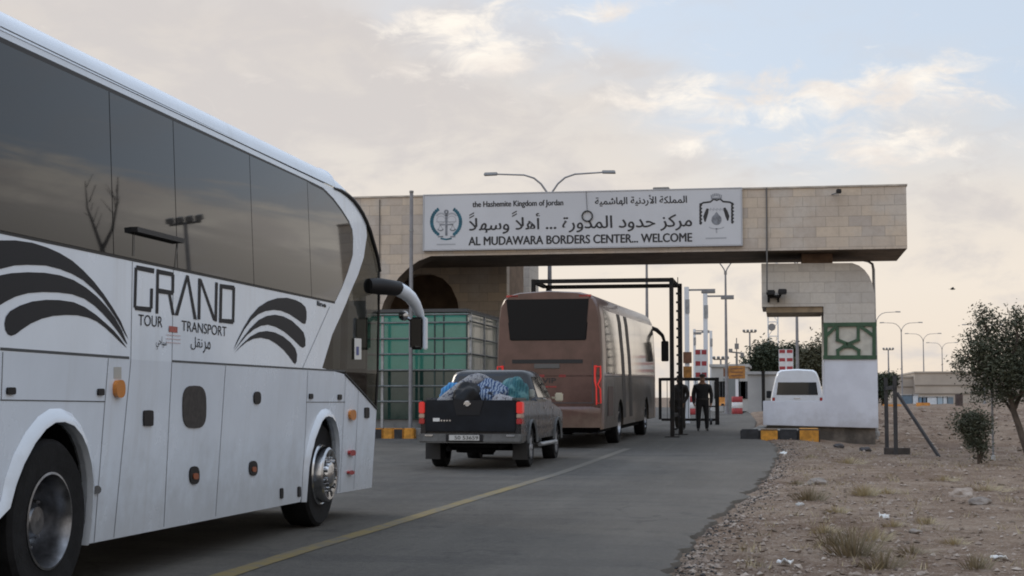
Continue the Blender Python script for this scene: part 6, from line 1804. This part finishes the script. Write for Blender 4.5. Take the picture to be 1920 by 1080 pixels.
for _ in range(420):
    y = 12 + 30 * random.random() ** 1.2; x = edge_x(y) + .5 + random.random() * (.8 + .34 * y); z = ground_z(x, y)
    for k in range(9):
        a_ = random.random() * 6.28; L = random.uniform(.03, .11); b_ = Vector((x + random.gauss(0, .05), y + random.gauss(0, .05), z - .005)); ww = Vector((.004, 0, 0))
        V = [mm.v(v) for v in (b_ - ww, b_ + ww, b_ + Vector((math.cos(a_) * L * .8, math.sin(a_) * L * .8, L)))]; f = mm.bm.faces.new(V); f.material_index = k % 2
tag(mm.build('dry_grass', [m_dry, m_scrub], rec=False), 'sparse dry grass scattered over the dirt field', 'grass', kind='stuff')

# litter and rocks
def litter(px, py, w, d, h, m_, label, seed):
    random.seed(seed); p = onG(px, py); z = ground_z(p.x, p.y); b2 = bmesh.new(); bmesh.ops.create_grid(b2, x_segments=5, y_segments=5, size=.5)
    for v in b2.verts: v.co = Vector((v.co.x * w, v.co.y * d, .5 * h + h * noise.noise(v.co * 3 + Vector((seed, 0, 0)))))
    ext = bmesh.ops.extrude_face_region(b2, geom=b2.faces[:]); bmesh.ops.translate(b2, verts=[v for v in ext['geom'] if isinstance(v, bmesh.types.BMVert)], vec=(0, 0, .012))
    me = bpy.data.meshes.new('litter'); b2.to_mesh(me); b2.free(); me.materials.append(m_)
    o = bpy.data.objects.new('litter', me); col.objects.link(o); o.location = (p.x, p.y, z + .015); o.rotation_euler = (random.uniform(.1, .5), random.uniform(-.2, .2), random.random() * 3)
    return tag(o, label, 'litter', 'litter on the dirt')


litter(1472, 1055, .11, .08, .03, m_paper, 'crumpled white paper nearest the bottom, by the asphalt edge', 1)
litter(1656, 978, .10, .07, .04, m_paper, 'small white scrap beside the pale straw tuft', 2)
litter(1500, 951, .12, .07, .03, mat('grey_bag', (.36, .35, .33), .7), 'grey white bag scrap below the grey scrubby tuft', 3)
litter(1468, 850, .18, .12, .04, m_paper, 'small white scrap by the far end of the asphalt', 4)
litter(1872, 1050, .12, .06, .02, m_paper, 'flat white scrap at the bottom right of the dirt', 5)


def rock(px, py, s, label, m_, seed):
    p = onG(px, py); b2 = bmesh.new(); bmesh.ops.create_icosphere(b2, subdivisions=3, radius=1)
    for v in b2.verts:
        d = v.co.normalized(); k = 1 + .35 * noise.noise(d * 1.3 + Vector((seed * 5, 0, 0))) + .12 * noise.noise(d * 4 + Vector((seed, 3, 0)))
        v.co = Vector((d.x * s * k, d.y * s * .8 * k, d.z * s * .55 * k))
    me = bpy.data.meshes.new('rock'); b2.to_mesh(me); b2.free(); me.materials.append(m_)
    o = bpy.data.objects.new('rock', me); col.objects.link(o); o.location = (p.x, p.y, ground_z(p.x, p.y) + s * .2)
    return tag(o, label, 'rock', 'rocks on the dirt')


m_rk = mat('grey_rock', (.22, .19, .165), .9, var=.25, scale=6, bump=.5)
rock(1806, 934, .16, 'flat pale rock at the right of the dirt field', m_stn, 1); rock(1838, 948, .12, 'dark rock right beside the flat pale one', m_rk, 2)
rock(1532, 908, .14, 'low brown rock behind the grey scrubby tuft', m_rk, 3); rock(1622, 845, .15, 'dark rubble block at the corner of the pier footing', mat('dark_rubble', (.06, .055, .055), .9, var=.3, bump=.5), 4)
rock(1572, 838, .13, 'dark rubble lump in front of the pier footing', mat('dark_rubble', (.06, .055, .055), .9), 5)
rock(1716, 1000, .06, 'small dark stone between two straw tufts', m_rk, 6)
